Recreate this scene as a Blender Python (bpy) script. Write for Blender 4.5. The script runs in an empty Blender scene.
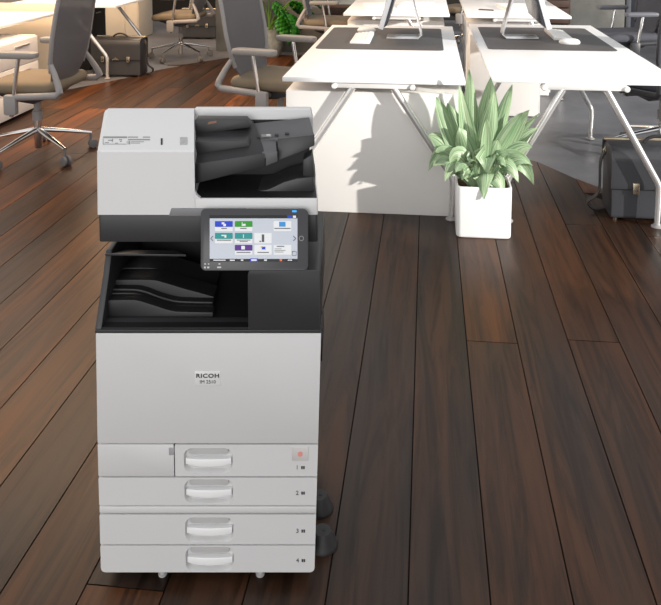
import bpy, bmesh, math, random
from mathutils import Vector, Matrix
random.seed(7)
S = bpy.context.scene
COL = S.collection
PI = math.pi

# ------------------------------------------------------------------ camera frame (photo is 661 x 605)
FPX, PX, PY, HORIZON, VPX, EYE = 780.0, 345.0, -12.6, -75.0, 428.0, 1.72
PITCH = math.atan(0.08)
_f0 = Vector((0, math.cos(PITCH), -math.sin(PITCH)))
_u0 = Vector((0, math.sin(PITCH), math.cos(PITCH)))
_d = _f0*FPX + Vector((1, 0, 0))*(VPX-PX) - _u0*(HORIZON-PY)
YAW = math.atan2(_d.x, _d.y)
RZ = Matrix.Rotation(YAW, 3, 'Z')
CF, CU, CR = RZ @ _f0, RZ @ _u0, RZ @ Vector((1, 0, 0))
FH = RZ @ Vector((0, 1, 0))
EYEP = Vector((0, 0, EYE))

def ray(u, v): return CF*FPX + CR*(u-PX) - CU*(v-PY)
def at(u, v, z=None, Y=None):
    r = ray(u, v)
    t = (z-EYE)/r.z if z is not None else Y/r.y
    return EYEP + r*t
PBASE = at(208, 584, z=0)
PD = (PBASE-EYEP) @ FH
def L(u, v, d):
    """point at printer depth d measured back from its front, in the printer's own frame"""
    r = ray(u, v)
    q = EYEP + r*((PD+d)/(r @ FH)) - PBASE
    return Vector((q @ CR, q @ FH, q.z))

# ------------------------------------------------------------------ materials
MATS = {}
def mat(name, col, rough=0.5, metal=0.0, spec=0.5, emit=0.0, alpha=1.0, vary=0.06, scale=6.0, bump=0.0, bscale=120.0, coat=0.0, transl=0.0):
    m = bpy.data.materials.new(name); m.use_nodes = True
    nt = m.node_tree; b = nt.nodes['Principled BSDF']
    b.inputs['Roughness'].default_value = rough
    b.inputs['Metallic'].default_value = metal
    b.inputs['Specular IOR Level'].default_value = spec
    b.inputs['Coat Weight'].default_value = coat
    c = (*col, 1)
    tc = nt.nodes.new('ShaderNodeTexCoord')
    n = nt.nodes.new('ShaderNodeTexNoise'); n.inputs['Scale'].default_value = scale; n.inputs['Detail'].default_value = 4
    nt.links.new(tc.outputs['Object'], n.inputs['Vector'])
    r = nt.nodes.new('ShaderNodeValToRGB')
    r.color_ramp.elements[0].position = 0.3; r.color_ramp.elements[1].position = 0.7
    r.color_ramp.elements[0].color = (*[x*(1-vary) for x in col], 1)
    r.color_ramp.elements[1].color = (*[min(1, x*(1+vary)) for x in col], 1)
    nt.links.new(n.outputs['Fac'], r.inputs['Fac'])
    nt.links.new(r.outputs['Color'], b.inputs['Base Color'])
    if emit:
        b.inputs['Emission Color'].default_value = c; b.inputs['Emission Strength'].default_value = emit
    if alpha < 1: b.inputs['Alpha'].default_value = alpha
    if bump:
        n2 = nt.nodes.new('ShaderNodeTexNoise'); n2.inputs['Scale'].default_value = bscale
        nt.links.new(tc.outputs['Object'], n2.inputs['Vector'])
        bp = nt.nodes.new('ShaderNodeBump'); bp.inputs['Strength'].default_value = bump; bp.inputs['Distance'].default_value = 0.004
        nt.links.new(n2.outputs['Fac'], bp.inputs['Height']); nt.links.new(bp.outputs['Normal'], b.inputs['Normal'])
    MATS[name] = m
    return m
def srgb(r, g, b):
    f = lambda c: ((c/255+0.055)/1.055)**2.4 if c > 10 else c/255/12.92
    return (f(r), f(g), f(b))

WHITE_P = mat('printer_white', srgb(213, 213, 213), 0.45, vary=0.01, bump=0.03, bscale=400)
GREY_P = mat('printer_grey', srgb(188, 188, 188), 0.5, vary=0.02)
SEAM = mat('printer_inner', srgb(72, 72, 74), 0.7, vary=0.02)
DARK_P = mat('printer_charcoal', srgb(50, 50, 52), 0.45, vary=0.03, bump=0.05, bscale=500)
TRAY_P = mat('printer_tray_charcoal', srgb(46, 46, 48), 0.45, vary=0.03)
TRAY_D = mat('printer_tray_black', srgb(30, 30, 32), 0.5, vary=0.03)
TRAY_G = mat('printer_guide_grey', srgb(42, 42, 44), 0.5, vary=0.03)
TRAY_L = mat('printer_tray_grey', srgb(84, 84, 86), 0.5, vary=0.03)
BLACK_P = mat('printer_black', srgb(24, 24, 26), 0.5, vary=0.03)
BEZEL = mat('panel_bezel', srgb(56, 56, 59), 0.35, vary=0.02)
INK = mat('ink', srgb(60, 60, 62), 0.6, vary=0.0)
INK_L = mat('ink_pale', srgb(140, 140, 142), 0.6, vary=0.0)
CHROME = mat('chrome', (0.82, 0.82, 0.82), 0.12, metal=1.0, vary=0.02)
ALU = mat('aluminium', (0.75, 0.75, 0.76), 0.3, metal=0.9, vary=0.02)
GREYPL = mat('grey_plastic', srgb(150, 147, 146), 0.42, vary=0.03)
DGREYPL = mat('dark_grey_plastic', srgb(58, 58, 62), 0.45, vary=0.03)
ARMPAD = mat('armrest_pad', srgb(150, 146, 142), 0.5, vary=0.03)
ARMPAD_D = mat('armrest_pad_dark', srgb(104, 106, 114), 0.5, vary=0.03)
SEAT_B = mat('seat_beige', srgb(122, 110, 92), 0.85, vary=0.04, bump=0.15, bscale=300)
SEAT_D = mat('seat_dark', srgb(78, 80, 88), 0.85, vary=0.04, bump=0.15, bscale=300)
CASTER = mat('caster_grey', srgb(112, 110, 110), 0.5)
MESHF = mat('backrest_mesh', srgb(112, 110, 112), 0.75, alpha=0.86, vary=0.04, scale=3, bump=0.2, bscale=500)
MESHD = mat('backrest_mesh_dark', srgb(72, 75, 84), 0.75, alpha=0.88, vary=0.04, scale=3, bump=0.2, bscale=500)
LAM = mat('white_laminate', srgb(247, 247, 247), 0.35, vary=0.008)
CAB = mat('cabinet_white', srgb(238, 235, 231), 0.4, vary=0.01)
CAB_WARM = mat('cabinet_white_warm_lit', srgb(226, 214, 194), 0.45, vary=0.01)  # white furniture at left with the warm light put into its colour
CHROMEW = mat('leg_chrome', (0.86, 0.85, 0.84), 0.24, metal=0.7, vary=0.02)
JOINT = mat('joint_white', srgb(232, 230, 228), 0.4)
PAD = mat('desk_pad', srgb(84, 82, 82), 0.75, vary=0.05, bump=0.2, bscale=300)
KEYW = mat('keyboard_white', srgb(238, 238, 236), 0.4, vary=0.01)
MONB = mat('monitor_back_shaded', srgb(58, 62, 72), 0.25, vary=0.25, scale=8)  # aluminium back coloured dark to hold its shade and reflections
MONF = mat('monitor_edge', srgb(226, 228, 232), 0.3, vary=0.02)
SCRN = mat('monitor_glass', srgb(16, 17, 20), 0.08)
LEATHER = mat('black_leather', srgb(60, 61, 65), 0.42, vary=0.08, bump=0.25, bscale=140)
BUCKLE = mat('buckle', srgb(205, 190, 165), 0.25, metal=0.9)
POTW = mat('pot_white', srgb(244, 244, 243), 0.25, vary=0.005)
SOIL = mat('soil', srgb(96, 68, 44), 0.95, vary=0.5, scale=60, bump=0.8, bscale=80)
WOODSH = mat('shelf_wood', srgb(62, 42, 32), 0.6, vary=0.25, scale=9)
TEAL = mat('teal_box', srgb(30, 88, 82), 0.6)
PAPER = mat('paper', srgb(238, 238, 236), 0.8, vary=0.01)
STEM = mat('stem_green', srgb(92, 132, 50), 0.5)
BLACKST = mat('black_strap', srgb(40, 38, 38), 0.5)
POTC = mat('pot_concrete', srgb(146, 152, 148), 0.8, vary=0.2, scale=14, bump=0.4, bscale=40)
def flat(name, c, rough=0.4, emit=0.0): return mat(name, srgb(*c), rough, vary=0.0, emit=emit, spec=0.2)

def concrete(name, c, vary, rough, bump, sc):
    m = mat(name, srgb(*c), rough, vary=vary, scale=sc, bump=bump, bscale=18)
    nt = m.node_tree
    n = [x for x in nt.nodes if x.type == 'TEX_NOISE'][0]; n.inputs['Detail'].default_value = 10; n.inputs['Roughness'].default_value = 0.65
    return m
CONC_F = concrete('concrete_floor', (104, 105, 110), 0.32, 0.42, 0.12, 1.6)
CONC_W = concrete('concrete_wall', (112, 112, 108), 0.22, 0.85, 0.5, 2.2)
UNLITW = concrete('unlit_wall', (30, 26, 22), 0.2, 0.9, 0.2, 1.0)  # near black stands for the unlit depth of the room
WALLW = concrete('plaster_wall', (190, 188, 184), 0.04, 0.9, 0.1, 1.0)

def leaf_mat(name, dark, mid, light, stripe=True):
    m = bpy.data.materials.new(name); m.use_nodes = True
    nt = m.node_tree; b = nt.nodes['Principled BSDF']
    b.inputs['Roughness'].default_value = 0.42
    uv = nt.nodes.new('ShaderNodeUVMap'); uv.uv_map = 'UVMap'
    mp = nt.nodes.new('ShaderNodeMapping'); mp.inputs['Scale'].default_value = (7.0, 0.6, 1)
    nt.links.new(uv.outputs['UV'], mp.inputs['Vector'])
    n = nt.nodes.new('ShaderNodeTexNoise'); n.inputs['Scale'].default_value = 2.2; n.inputs['Detail'].default_value = 3
    nt.links.new(mp.outputs['Vector'], n.inputs['Vector'])
    r = nt.nodes.new('ShaderNodeValToRGB')
    e = r.color_ramp.elements
    e[0].position = 0.3; e[0].color = (*dark, 1); e[1].position = 0.72; e[1].color = (*light, 1)
    x = e.new(0.5); x.color = (*mid, 1)
    nt.links.new(n.outputs['Fac'], r.inputs['Fac'])
    nt.links.new(r.outputs['Color'], b.inputs['Base Color'])
    tr = nt.nodes.new('ShaderNodeBsdfTranslucent'); nt.links.new(r.outputs['Color'], tr.inputs['Color'])
    mx = nt.nodes.new('ShaderNodeMixShader'); mx.inputs[0].default_value = 0.2
    out = nt.nodes['Material Output']
    nt.links.new(b.outputs[0], mx.inputs[1]); nt.links.new(tr.outputs[0], mx.inputs[2]); nt.links.new(mx.outputs[0], out.inputs['Surface'])
    return m
LEAF = leaf_mat('dracaena_leaf', srgb(92, 130, 92), srgb(148, 176, 134), srgb(206, 218, 184))
LEAFM = leaf_mat('monstera_leaf', srgb(26, 92, 24), srgb(44, 128, 34), srgb(84, 166, 54))

def wood_mat():
    m = bpy.data.materials.new('wood_planks'); m.use_nodes = True
    nt = m.node_tree; N = nt.nodes.new; K = nt.links.new
    b = nt.nodes['Principled BSDF']
    tc = N('ShaderNodeTexCoord'); a = N('ShaderNodeAttribute'); a.attribute_name = 'plank'
    off = N('ShaderNodeVectorMath'); off.operation = 'MULTIPLY_ADD'
    K(a.outputs['Color'], off.inputs[0]); off.inputs[1].default_value = (17, 31, 9); K(tc.outputs['Object'], off.inputs[2])
    mp = N('ShaderNodeMapping'); mp.inputs['Scale'].default_value = (17, 1.0, 1); K(off.outputs[0], mp.inputs['Vector'])
    g = N('ShaderNodeTexNoise'); g.inputs['Scale'].default_value = 1.0; g.inputs['Detail'].default_value = 8; g.inputs['Roughness'].default_value = 0.62; g.inputs['Distortion'].default_value = 1.4
    K(mp.outputs[0], g.inputs['Vector'])
    mp2 = N('ShaderNodeMapping'); mp2.inputs['Scale'].default_value = (5, 0.55, 1); K(off.outputs[0], mp2.inputs['Vector'])
    g2 = N('ShaderNodeTexNoise'); g2.inputs['Scale'].default_value = 1.0; g2.inputs['Detail'].default_value = 5
    K(mp2.outputs[0], g2.inputs['Vector'])
    sx = N('ShaderNodeSeparateColor'); K(a.outputs['Color'], sx.inputs[0])
    # three wood tones picked per plank, then streaked by the grain
    r = N('ShaderNodeValToRGB'); e = r.color_ramp.elements
    e[0].position = 0.0; e[0].color = (*srgb(47, 36, 30), 1)
    e[1].position = 1.0; e[1].color = (*srgb(158, 96, 44), 1)
    x = e.new(0.45); x.color = (*srgb(80, 48, 25), 1)
    x = e.new(0.72); x.color = (*srgb(116, 65, 26), 1)
    mixf = N('ShaderNodeMath'); mixf.operation = 'MULTIPLY_ADD'; mixf.inputs[1].default_value = 0.9
    K(g2.outputs['Fac'], mixf.inputs[0])
    sub = N('ShaderNodeMath'); sub.operation = 'SUBTRACT'; K(sx.outputs[0], sub.inputs[0]); sub.inputs[1].default_value = 0.45
    K(sub.outputs[0], mixf.inputs[2]); K(mixf.outputs[0], r.inputs['Fac'])
    gr = N('ShaderNodeValToRGB'); e = gr.color_ramp.elements
    e[0].position = 0.36; e[0].color = (0.30, 0.28, 0.27, 1); e[1].position = 0.57; e[1].color = (1.12, 1.1, 1.08, 1)
    K(g.outputs['Fac'], gr.inputs['Fac'])
    mul = N('ShaderNodeMix'); mul.data_type = 'RGBA'; mul.blend_type = 'MULTIPLY'; mul.inputs[0].default_value = 0.85
    K(r.outputs[0], mul.inputs[6]); K(gr.outputs[0], mul.inputs[7]); K(mul.outputs[2], b.inputs['Base Color'])
    rr = N('ShaderNodeMapRange'); rr.inputs[3].default_value = 0.28; rr.inputs[4].default_value = 0.46; K(g2.outputs['Fac'], rr.inputs[0])
    K(rr.outputs[0], b.inputs['Roughness'])
    b.inputs['Specular IOR Level'].default_value = 0.24
    bp = N('ShaderNodeBump'); bp.inputs['Strength'].default_value = 0.25; bp.inputs['Distance'].default_value = 0.004
    K(g.outputs['Fac'], bp.inputs['Height']); K(bp.outputs[0], b.inputs['Normal'])
    return m
WOOD = wood_mat()
GAP = flat('plank_gap', (26, 18, 14), 0.9)

# ------------------------------------------------------------------ mesh helpers
class MB:
    def __init__(s): s.bm = bmesh.new()
    def v(s, p): return s.bm.verts.new(Vector(p))
    def _hull_faces(s, rings, closed=True, caps=True):
        vs = [[s.v(p) for p in r] for r in rings]
        n = len(rings[0])
        for a, b in zip(vs, vs[1:]):
            for i in range(n if closed else n-1):
                j = (i+1) % n
                s.bm.faces.new((a[i], a[j], b[j], b[i]))
        if caps and closed:
            s.bm.faces.new(list(reversed(vs[0]))); s.bm.faces.new(vs[-1])
        return s
    def rings(s, rings, closed=True, caps=True): return s._hull_faces(rings, closed, caps)
    def prism(s, poly, a, b, axis='y', bevel=0.0, seg=2):
        """poly: 2D points; extruded from a to b along the axis"""
        def P(p, t):
            if axis == 'y': return (p[0], t, p[1])
            if axis == 'x': return (t, p[0], p[1])
            return (p[0], p[1], t)
        bm2 = bmesh.new()
        A = [bm2.verts.new(P(p, a)) for p in poly]; B = [bm2.verts.new(P(p, b)) for p in poly]
        n = len(poly)
        bm2.faces.new(A); bm2.faces.new(list(reversed(B)))
        for i in range(n):
            j = (i+1) % n
            bm2.faces.new((A[j], A[i], B[i], B[j]))
        bmesh.ops.recalc_face_normals(bm2, faces=bm2.faces)
        if bevel:
            bmesh.ops.bevel(bm2, geom=[e for e in bm2.edges], offset=bevel, segments=seg, profile=0.5, affect='EDGES', clamp_overlap=True)
        s._merge(bm2); return s
    def _merge(s, bm2, M=None):
        if M is not None: bmesh.ops.transform(bm2, matrix=M, verts=bm2.verts)
        me = bpy.data.meshes.new('tmp'); bm2.to_mesh(me); bm2.free()
        s.bm.from_mesh(me); bpy.data.meshes.remove(me)
    def box(s, lo, hi, bevel=0.0, seg=2, M=None):
        bm2 = bmesh.new()
        bmesh.ops.create_cube(bm2, size=1)
        for v in bm2.verts:
            v.co = Vector([(lo[i]+hi[i])/2 + v.co[i]*(hi[i]-lo[i]) for i in range(3)])
        if bevel:
            bmesh.ops.bevel(bm2, geom=list(bm2.edges), offset=bevel, segments=seg, profile=0.5, affect='EDGES', clamp_overlap=True)
        s._merge(bm2, M); return s
    def slab(s, top, t, d=(0, 0, -1), bevel=0.0):
        """closed plate: top polygon (3D) thickened by t along d"""
        bm2 = bmesh.new(); d = Vector(d).normalized()
        A = [bm2.verts.new(Vector(p)) for p in top]; B = [bm2.verts.new(Vector(p)+d*t) for p in top]
        n = len(top)
        bm2.faces.new(A); bm2.faces.new(list(reversed(B)))
        for i in range(n):
            j = (i+1) % n
            bm2.faces.new((A[j], A[i], B[i], B[j]))
        bmesh.ops.recalc_face_normals(bm2, faces=bm2.faces)
        if bevel: bmesh.ops.bevel(bm2, geom=list(bm2.edges), offset=bevel, segments=2, profile=0.5, affect='EDGES', clamp_overlap=True)
        s._merge(bm2); return s
    def tube(s, pts, r, seg=12, caps=True, flat_=1.0):
        pts = [Vector(p) for p in pts]
        rs = r if isinstance(r, (list, tuple)) else [r]*len(pts)
        rings = []; up = None
        for i, p in enumerate(pts):
            a = pts[max(i-1, 0)]; b = pts[min(i+1, len(pts)-1)]
            t = (b-a).normalized()
            if up is None:
                up = t.cross(Vector((0, 0, 1)))
                if up.length < 0.05: up = t.cross(Vector((0, 1, 0)))
                up.normalize()
            up = (up - t*(up @ t)).normalized()
            w = t.cross(up)
            rings.append([p + up*math.cos(2*PI*k/seg)*rs[i] + w*math.sin(2*PI*k/seg)*rs[i]*flat_ for k in range(seg)])
        return s.rings(rings, True, caps)
    def lathe(s, prof, c=(0, 0, 0), seg=24, axis='z'):
        c = Vector(c); rings = []
        for r, z in prof:
            ring = []
            for k in range(seg):
                x, y = r*math.cos(2*PI*k/seg), r*math.sin(2*PI*k/seg)
                ring.append(c + (Vector((x, y, z)) if axis == 'z' else Vector((x, z, y)) if axis == 'y' else Vector((z, x, y))))
            rings.append(ring)
        return s.rings(rings)
    def plate(s, outer, hole, y0, y1, pocket):
        """plate in the XZ plane, front at y0, back at y1, with a closed pocket `pocket` deep behind the hole"""
        bm = s.bm
        def loop(poly, y):
            vs = [bm.verts.new((p[0], y, p[1])) for p in poly]
            es = [bm.edges.new((vs[i], vs[(i+1) % len(vs)])) for i in range(len(vs))]
            return vs, es
        o, oe = loop(outer, y0); h, he = loop(hole, y0)
        bmesh.ops.triangle_fill(bm, edges=oe+he, use_beauty=True, normal=(0, -1, 0))
        o2 = [bm.verts.new((p[0], y1, p[1])) for p in outer]
        n = len(outer)
        for i in range(n): bm.faces.new((o[(i+1) % n], o[i], o2[i], o2[(i+1) % n]))
        bm.faces.new(o2)
        cx = sum(p[0] for p in hole)/len(hole); cz = sum(p[1] for p in hole)/len(hole)
        h2 = [bm.verts.new((cx+(p[0]-cx)*0.93, y0+pocket, cz+(p[1]-cz)*0.86)) for p in hole]
        n = len(hole)
        for i in range(n): bm.faces.new((h[(i+1) % n], h[i], h2[i], h2[(i+1) % n]))
        bm.faces.new(h2)
        return s
    def build(s, name, m, parent=None, smooth=35, loc=None, keep_normals=False):
        if not keep_normals: bmesh.ops.recalc_face_normals(s.bm, faces=s.bm.faces)
        me = bpy.data.meshes.new(name); s.bm.to_mesh(me); s.bm.free()
        for p in me.polygons: p.use_smooth = True
        me.set_sharp_from_angle(angle=math.radians(smooth))
        for mm in (m if isinstance(m, (list, tuple)) else [m]): me.materials.append(mm)
        o = bpy.data.objects.new(name, me); COL.objects.link(o)
        if parent is not None: o.parent = parent
        if loc is not None: o.location = loc
        return o

def rrect(x0, z0, x1, z1, r, n=5):
    pts = []
    for cx, cz, a0 in ((x1-r, z1-r, 0), (x0+r, z1-r, 90), (x0+r, z0+r, 180), (x1-r, z0+r, 270)):
        for k in range(n+1):
            a = math.radians(a0+90*k/n); pts.append((cx+r*math.cos(a), cz+r*math.sin(a)))
    return pts
def rpoly(pts, radii, n=5):
    """round the corners of a 2D polygon"""
    out = []; N = len(pts)
    for i in range(N):
        p = Vector((*pts[i], 0)); a = Vector((*pts[i-1], 0)); b = Vector((*pts[(i+1) % N], 0)); r = radii[i]
        if r <= 0: out.append((p.x, p.y)); continue
        da = (a-p).normalized(); db = (b-p).normalized()
        for k in range(n+1):
            t = k/n
            q = (p+da*r)*(1-t)**2 + p*2*t*(1-t) + (p+db*r)*t*t
            out.append((q.x, q.y))
    return out
def bez(a, b, c, d, n=8):
    a, b, c, d = map(Vector, (a, b, c, d)); o = []
    for k in range(n+1):
        t = k/n; o.append(a*(1-t)**3 + b*3*t*(1-t)**2 + c*3*t*t*(1-t) + d*t**3)
    return o
def thing(name, label, cat, loc=(0, 0, 0), rotz=0.0, group=None):
    o = bpy.data.objects.new(name, None); COL.objects.link(o); o.empty_display_size = 0.1
    o.location = loc; o.rotation_euler = (0, 0, rotz)
    return tag(o, label, cat, group)
def tag(o, label, cat, group=None):
    o['label'] = label; o['category'] = cat
    if group: o['group'] = group
    return o
def struct(o): o['kind'] = 'structure'; return o
def dup(root, loc, rotz, label, group=None):
    r = root.copy(); COL.objects.link(r); r.location = loc; r.rotation_euler = (0, 0, rotz)
    tag(r, label, root['category'], group or root.get('group'))
    for ch in list(root.children):
        c = ch.copy(); COL.objects.link(c); c.parent = r
        for g in list(ch.children):
            d = g.copy(); COL.objects.link(d); d.parent = c
    return r
def text_mesh(s, size, depth=0.0006, bold=0.0):
    cu = bpy.data.curves.new('txt', 'FONT'); cu.body = s; cu.size = size; cu.offset = bold; cu.space_character = 1.12 if bold else 1.0; cu.extrude = depth; cu.align_x = 'CENTER'; cu.align_y = 'CENTER'
    o = bpy.data.objects.new('txt', cu); COL.objects.link(o)
    bpy.context.view_layer.update()
    me = bpy.data.meshes.new_from_object(o.evaluated_get(bpy.context.evaluated_depsgraph_get()))
    bpy.data.objects.remove(o); bpy.data.curves.remove(cu)
    return me
def text(name, s, size, M, m, parent, sx=1.0, bold=0.0):
    me = text_mesh(s, size, bold=bold)
    me.transform(M @ Matrix.Diagonal((sx, 1, 1, 1)))
    me.name = name; me.materials.clear(); me.materials.append(m)
    o = bpy.data.objects.new(name, me); COL.objects.link(o); o.parent = parent
    return o
FRONT = Matrix.Rotation(PI/2, 4, 'X')      # text facing -Y

# ------------------------------------------------------------------ the setting
def ramp(xs, x):
    for (x0, y0), (x1, y1) in zip(xs, xs[1:]):
        if x <= x1: return y0+(y1-y0)*(x-x0)/(x1-x0)
    return xs[-1][1]
EDGE = [(-8, 5.2), (-4.3, 6.7), (-3.72, 7.75), (-3.33, 8.44), (-3.1, 9.12), (-2.55, 9.84), (-2.2, 10.1), (-1.0, 10.1), (-0.85, 6.6), (0.2, 6.2), (0.78, 5.72), (0.97, 5.44), (1.14, 4.98), (1.28, 4.62), (1.6, 4.35), (2.4, 4.0), (4, 3.6)]
PW = 0.2095
def floor_planks():
    bm = bmesh.new(); ly = bm.loops.layers.color.new('plank')
    rnd = random.Random(11)
    x00 = at(408, 602, z=0).x
    tones = {}
    for k in range(-24, 18):
        xa = x00+k*PW; xb = xa+PW
        y = -1.2 - rnd.random()*2.0
        ya_end, yb_end = ramp(EDGE, xa), ramp(EDGE, xb)
        first = None
        if k == 1: cuts = [-1.5, at(490, 342, z=0).y, 9]
        elif k in (-2, -1, 0, 2): cuts = [-2, 5.2, 9]
        elif k == -5: cuts = [-2, at(75, 425, z=0).y, 4.6, 9]
        elif k == 3: cuts = [-2.0, 0.5, at(590, 341, z=0).y, 9]
        else: cuts = None
        segs = []
        if cuts: segs = list(zip(cuts, cuts[1:]))
        else:
            while y < 11:
                ln = rnd.uniform(1.7, 3.2); segs.append((y, y+ln)); y += ln
        for (a, b) in segs:
            tone = min(1, max(0, rnd.gauss(0.42, 0.2)))
            if k == 1: tone = 0.56 if b < 5 else 0.62  # plank colour plus light falloff put into tone, nearer pieces darker
            if k in (-1, -2): tone = 0.2+0.1*rnd.random()
            if k == 0: tone = 0.32
            if k == 3 or k == 4: tone = 0.3+0.2*rnd.random()
            if k == 2: tone = 0.5
            if k == 3 and a > 2: tone = 0.6
            if k < -4: tone = min(0.78, tone+0.2)  # left planks raised, warm light there put into the tone
            tone = min(tone, 0.8)
            col = (tone, rnd.random(), rnd.random(), 1)
            g = 0.0022
            pts = [(xa+g, a+g), (xb-g, a+g), (xb-g, min(b-g, yb_end)), (xa+g, min(b-g, ya_end))]
            if pts[2][1] <= pts[1][1] and pts[3][1] <= pts[0][1]: continue
            if pts[2][1] <= pts[1][1]: pts = [pts[0], pts[1], pts[3]]
            elif pts[3][1] <= pts[0][1]: pts = [pts[0], pts[1], pts[2]]
            t = [bm.verts.new((x, y_, 0)) for x, y_ in pts]; bt = [bm.verts.new((x, y_, -0.006)) for x, y_ in pts]
            fs = [bm.faces.new(t)]
            n = len(t)
            for i in range(n): fs.append(bm.faces.new((t[(i+1) % n], t[i], bt[i], bt[(i+1) % n])))
            for f in fs:
                for l in f.loops: l[ly] = col
    # dark bed under the planks
    for k in range(-24, 18):
        xa = x00+k*PW; xb = xa+PW
        f = bm.faces.new([bm.verts.new(p) for p in ((xa, -3, -0.0055), (xb, -3, -0.0055), (xb, ramp(EDGE, xb), -0.0055), (xa, ramp(EDGE, xa), -0.0055))])
        f.material_index = 1
    me = bpy.data.meshes.new('floor'); bm.to_mesh(me); bm.free()
    me.materials.append(WOOD); me.materials.append(GAP)
    o = bpy.data.objects.new('floor', me); COL.objects.link(o); return struct(o)
floor_planks()
struct(MB().box((-9, -3, -0.2), (6, 15, -0.006)).build('floor', CONC_F))
# concrete walls standing at the back, the far wall coloured near black for lack of light
struct(MB().box((-2.88, 10.36, -0.01), (-0.95, 10.75, 3.4), 0.01).build('wall_back', CONC_W))
struct(MB().box((2.04, 11.9, -0.01), (2.92, 12.3, 3.4), 0.01).build('wall_back', CONC_W))
struct(MB().box((-9, 14.2, -0.01), (6, 14.4, 3.4)).build('wall_back', UNLITW))
struct(MB().box((-7.4, -3, -0.01), (-7.2, 14.4, 3.4)).build('wall_left', WALLW))
# unseen wall on the right, shaped so low sun reaches desks, not copier
WX, WY0, WY1, WZ0, WZ1 = 3.85, 1.95, 13.6, 0.25, 2.03
wb = MB()
wb.box((WX, -3, 0), (WX+0.25, WY0, 3.6)).box((WX, WY1, 0), (WX+0.25, 14.4, 3.6)).box((WX, WY0, 0), (WX+0.25, WY1, WZ0)).box((WX, WY0, WZ1), (WX+0.25, WY1, 3.6))
struct(wb.build('wall_right_sun_mask', WALLW))
# dark window with upright bars at the back right
wn = MB()
for x, w in ((2.95, 0.07), (3.16, 0.04), (3.42, 0.05)): wn.box((x, 11.95, 0), (x+w, 12.05, 3.2), 0.005)
wn.box((2.95, 11.95, 0), (3.8, 12.05, 0.06)).box((2.95, 11.95, 3.12), (3.8, 12.05, 3.2))
wfr = struct(wn.build('window_1', mat('window_frame', srgb(96, 98, 104), 0.4)))
MB().box((2.98, 11.99, 0.05), (3.78, 12.01, 3.15)).build('pane', mat('window_pane', srgb(48, 52, 60), 0.1), wfr)

# ------------------------------------------------------------------ the copier
cp = thing('office_copier', 'tall white and charcoal office copier standing on the wood floor', 'copier', PBASE, YAW)
XL, XR0, XR1 = L(101, 573, 0).x, L(314, 573, 0).x, L(321, 333, 0).x
def xr(z): return XR0 + (XR1-XR0)*max(0, z-0.0)/0.67
def zf(v): return L(208, v, 0).z
def xf(u, v=440): return L(u, v, 0).x
ZB, Z4, Z3, Z2b, Z2, Z1, ZD = zf(573), zf(545), zf(514), zf(506), zf(477), zf(444), zf(333)
# inner body and back
MB().prism([(XL+0.012, ZB+0.01), (XR0-0.012, ZB+0.01), (xr(ZD)-0.022, ZD), (XL+0.012, ZD)], 0.018, 0.46).build('body', SEAM, cp)
MB().prism([(XL+0.004, ZB+0.006), (XR0-0.006, ZB+0.006), (xr(ZD)-0.012, ZD), (XL+0.004, ZD)], 0.0205, 0.45, bevel=0.008).build('side_panel', WHITE_P, cp)
HX0, HX1 = xf(183.5), xf(232.5)
GAPZ = 0.0019
def drawer(z0, z1, x0, num, rb=0.004):
    xa, xb = (XL if x0 is None else x0), xr(z0)
    xt = xr(z1)
    zc = (z0+z1)/2; hz = (z1-z0)
    outer = rpoly([(xa, z0+GAPZ), (xb, z0+GAPZ), (xt, z1-GAPZ), (xa, z1-GAPZ)], [rb, rb, 0.004, 0.004])
    hole = rrect(HX0, zc-0.0345, HX1, zc+0.0335, 0.022, 6)
    d = MB().plate(outer, hole, 0.0, 0.0175, 0.014).build('drawer', WHITE_P, cp, smooth=40)
    # rim around the pocket
    # pull handle: bowed bar across the pocket, front standing slightly proud
    hb = MB(); n = 12; rings = []
    hx0, hx1 = HX0+0.0045, HX1-0.0045
    for k in range(n+1):
        t = k/n; x = hx0+(hx1-hx0)*t; s_ = 1-(2*t-1)**2
        dz = -0.004*s_; yf = 0.002-0.006*s_
        zt = zc+0.003+0.0015*s_; zb = zc-0.0135+dz
        rings.append([(x, yf+0.002, zt), (x, yf, zt-0.004), (x, yf, zb+0.003), (x, yf+0.003, zb), (x, 0.0135, zb+0.001), (x, 0.0135, zt)])
    hb.rings(rings).build('handle', mat('handle_white', srgb(232, 232, 232), 0.4, vary=0.0) if 'handle_white' not in MATS else MATS['handle_white'], d)
    # raised upper lip inside the pocket
    MB().prism(rrect(HX0+0.012, zc+0.012, HX1-0.012, zc+0.029, 0.008, 4), 0.006, 0.0142, bevel=0.001).build('grip_plate', GREY_P, d)
    M = Matrix.Translation((xf(297), -0.0002, zc-(0.004 if num > 1 else 0.019))) @ FRONT
    t = text('tray_number', str(num), 0.016, M, INK, d)
    ic = MB()
    bx = xf(301)
    bz = zc-(0.004 if num > 1 else 0.019)
    for q in range(2): ic.box((bx+0.0052*q, -0.0008, bz-0.004), (bx+0.0052*q+0.0042, 0.0, bz+0.004))
    ic.build('tray_icon', INK, d)
    return d
drawer(ZB, Z4, None, 4, 0.014); drawer(Z4, Z3, None, 3)
MB().prism([(XL, Z3+GAPZ), (xr(Z3), Z3+GAPZ), (xr(Z2b), Z2b-GAPZ), (XL, Z2b-GAPZ)], 0.0, 0.02, bevel=0.002).build('base_strip', WHITE_P, cp)
drawer(Z2b, Z2, None, 2)
XS = xf(174.6)
d1 = drawer(Z2, Z1, XS, 1)
MB().prism(rrect(xf(291.5), zf(460.5), xf(308.5), zf(447), 0.002, 3), -0.0012, 0.001, bevel=0.0006).build('sticker', mat('sticker_grey', srgb(206, 203, 202), 0.3), d1)
MB().prism(rrect(xf(297.6), zf(456.2), xf(302.6), zf(451.2), 0.006, 4), -0.0018, -0.001).build('red_mark', flat('red_mark', (226, 150, 140)), d1)
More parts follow.
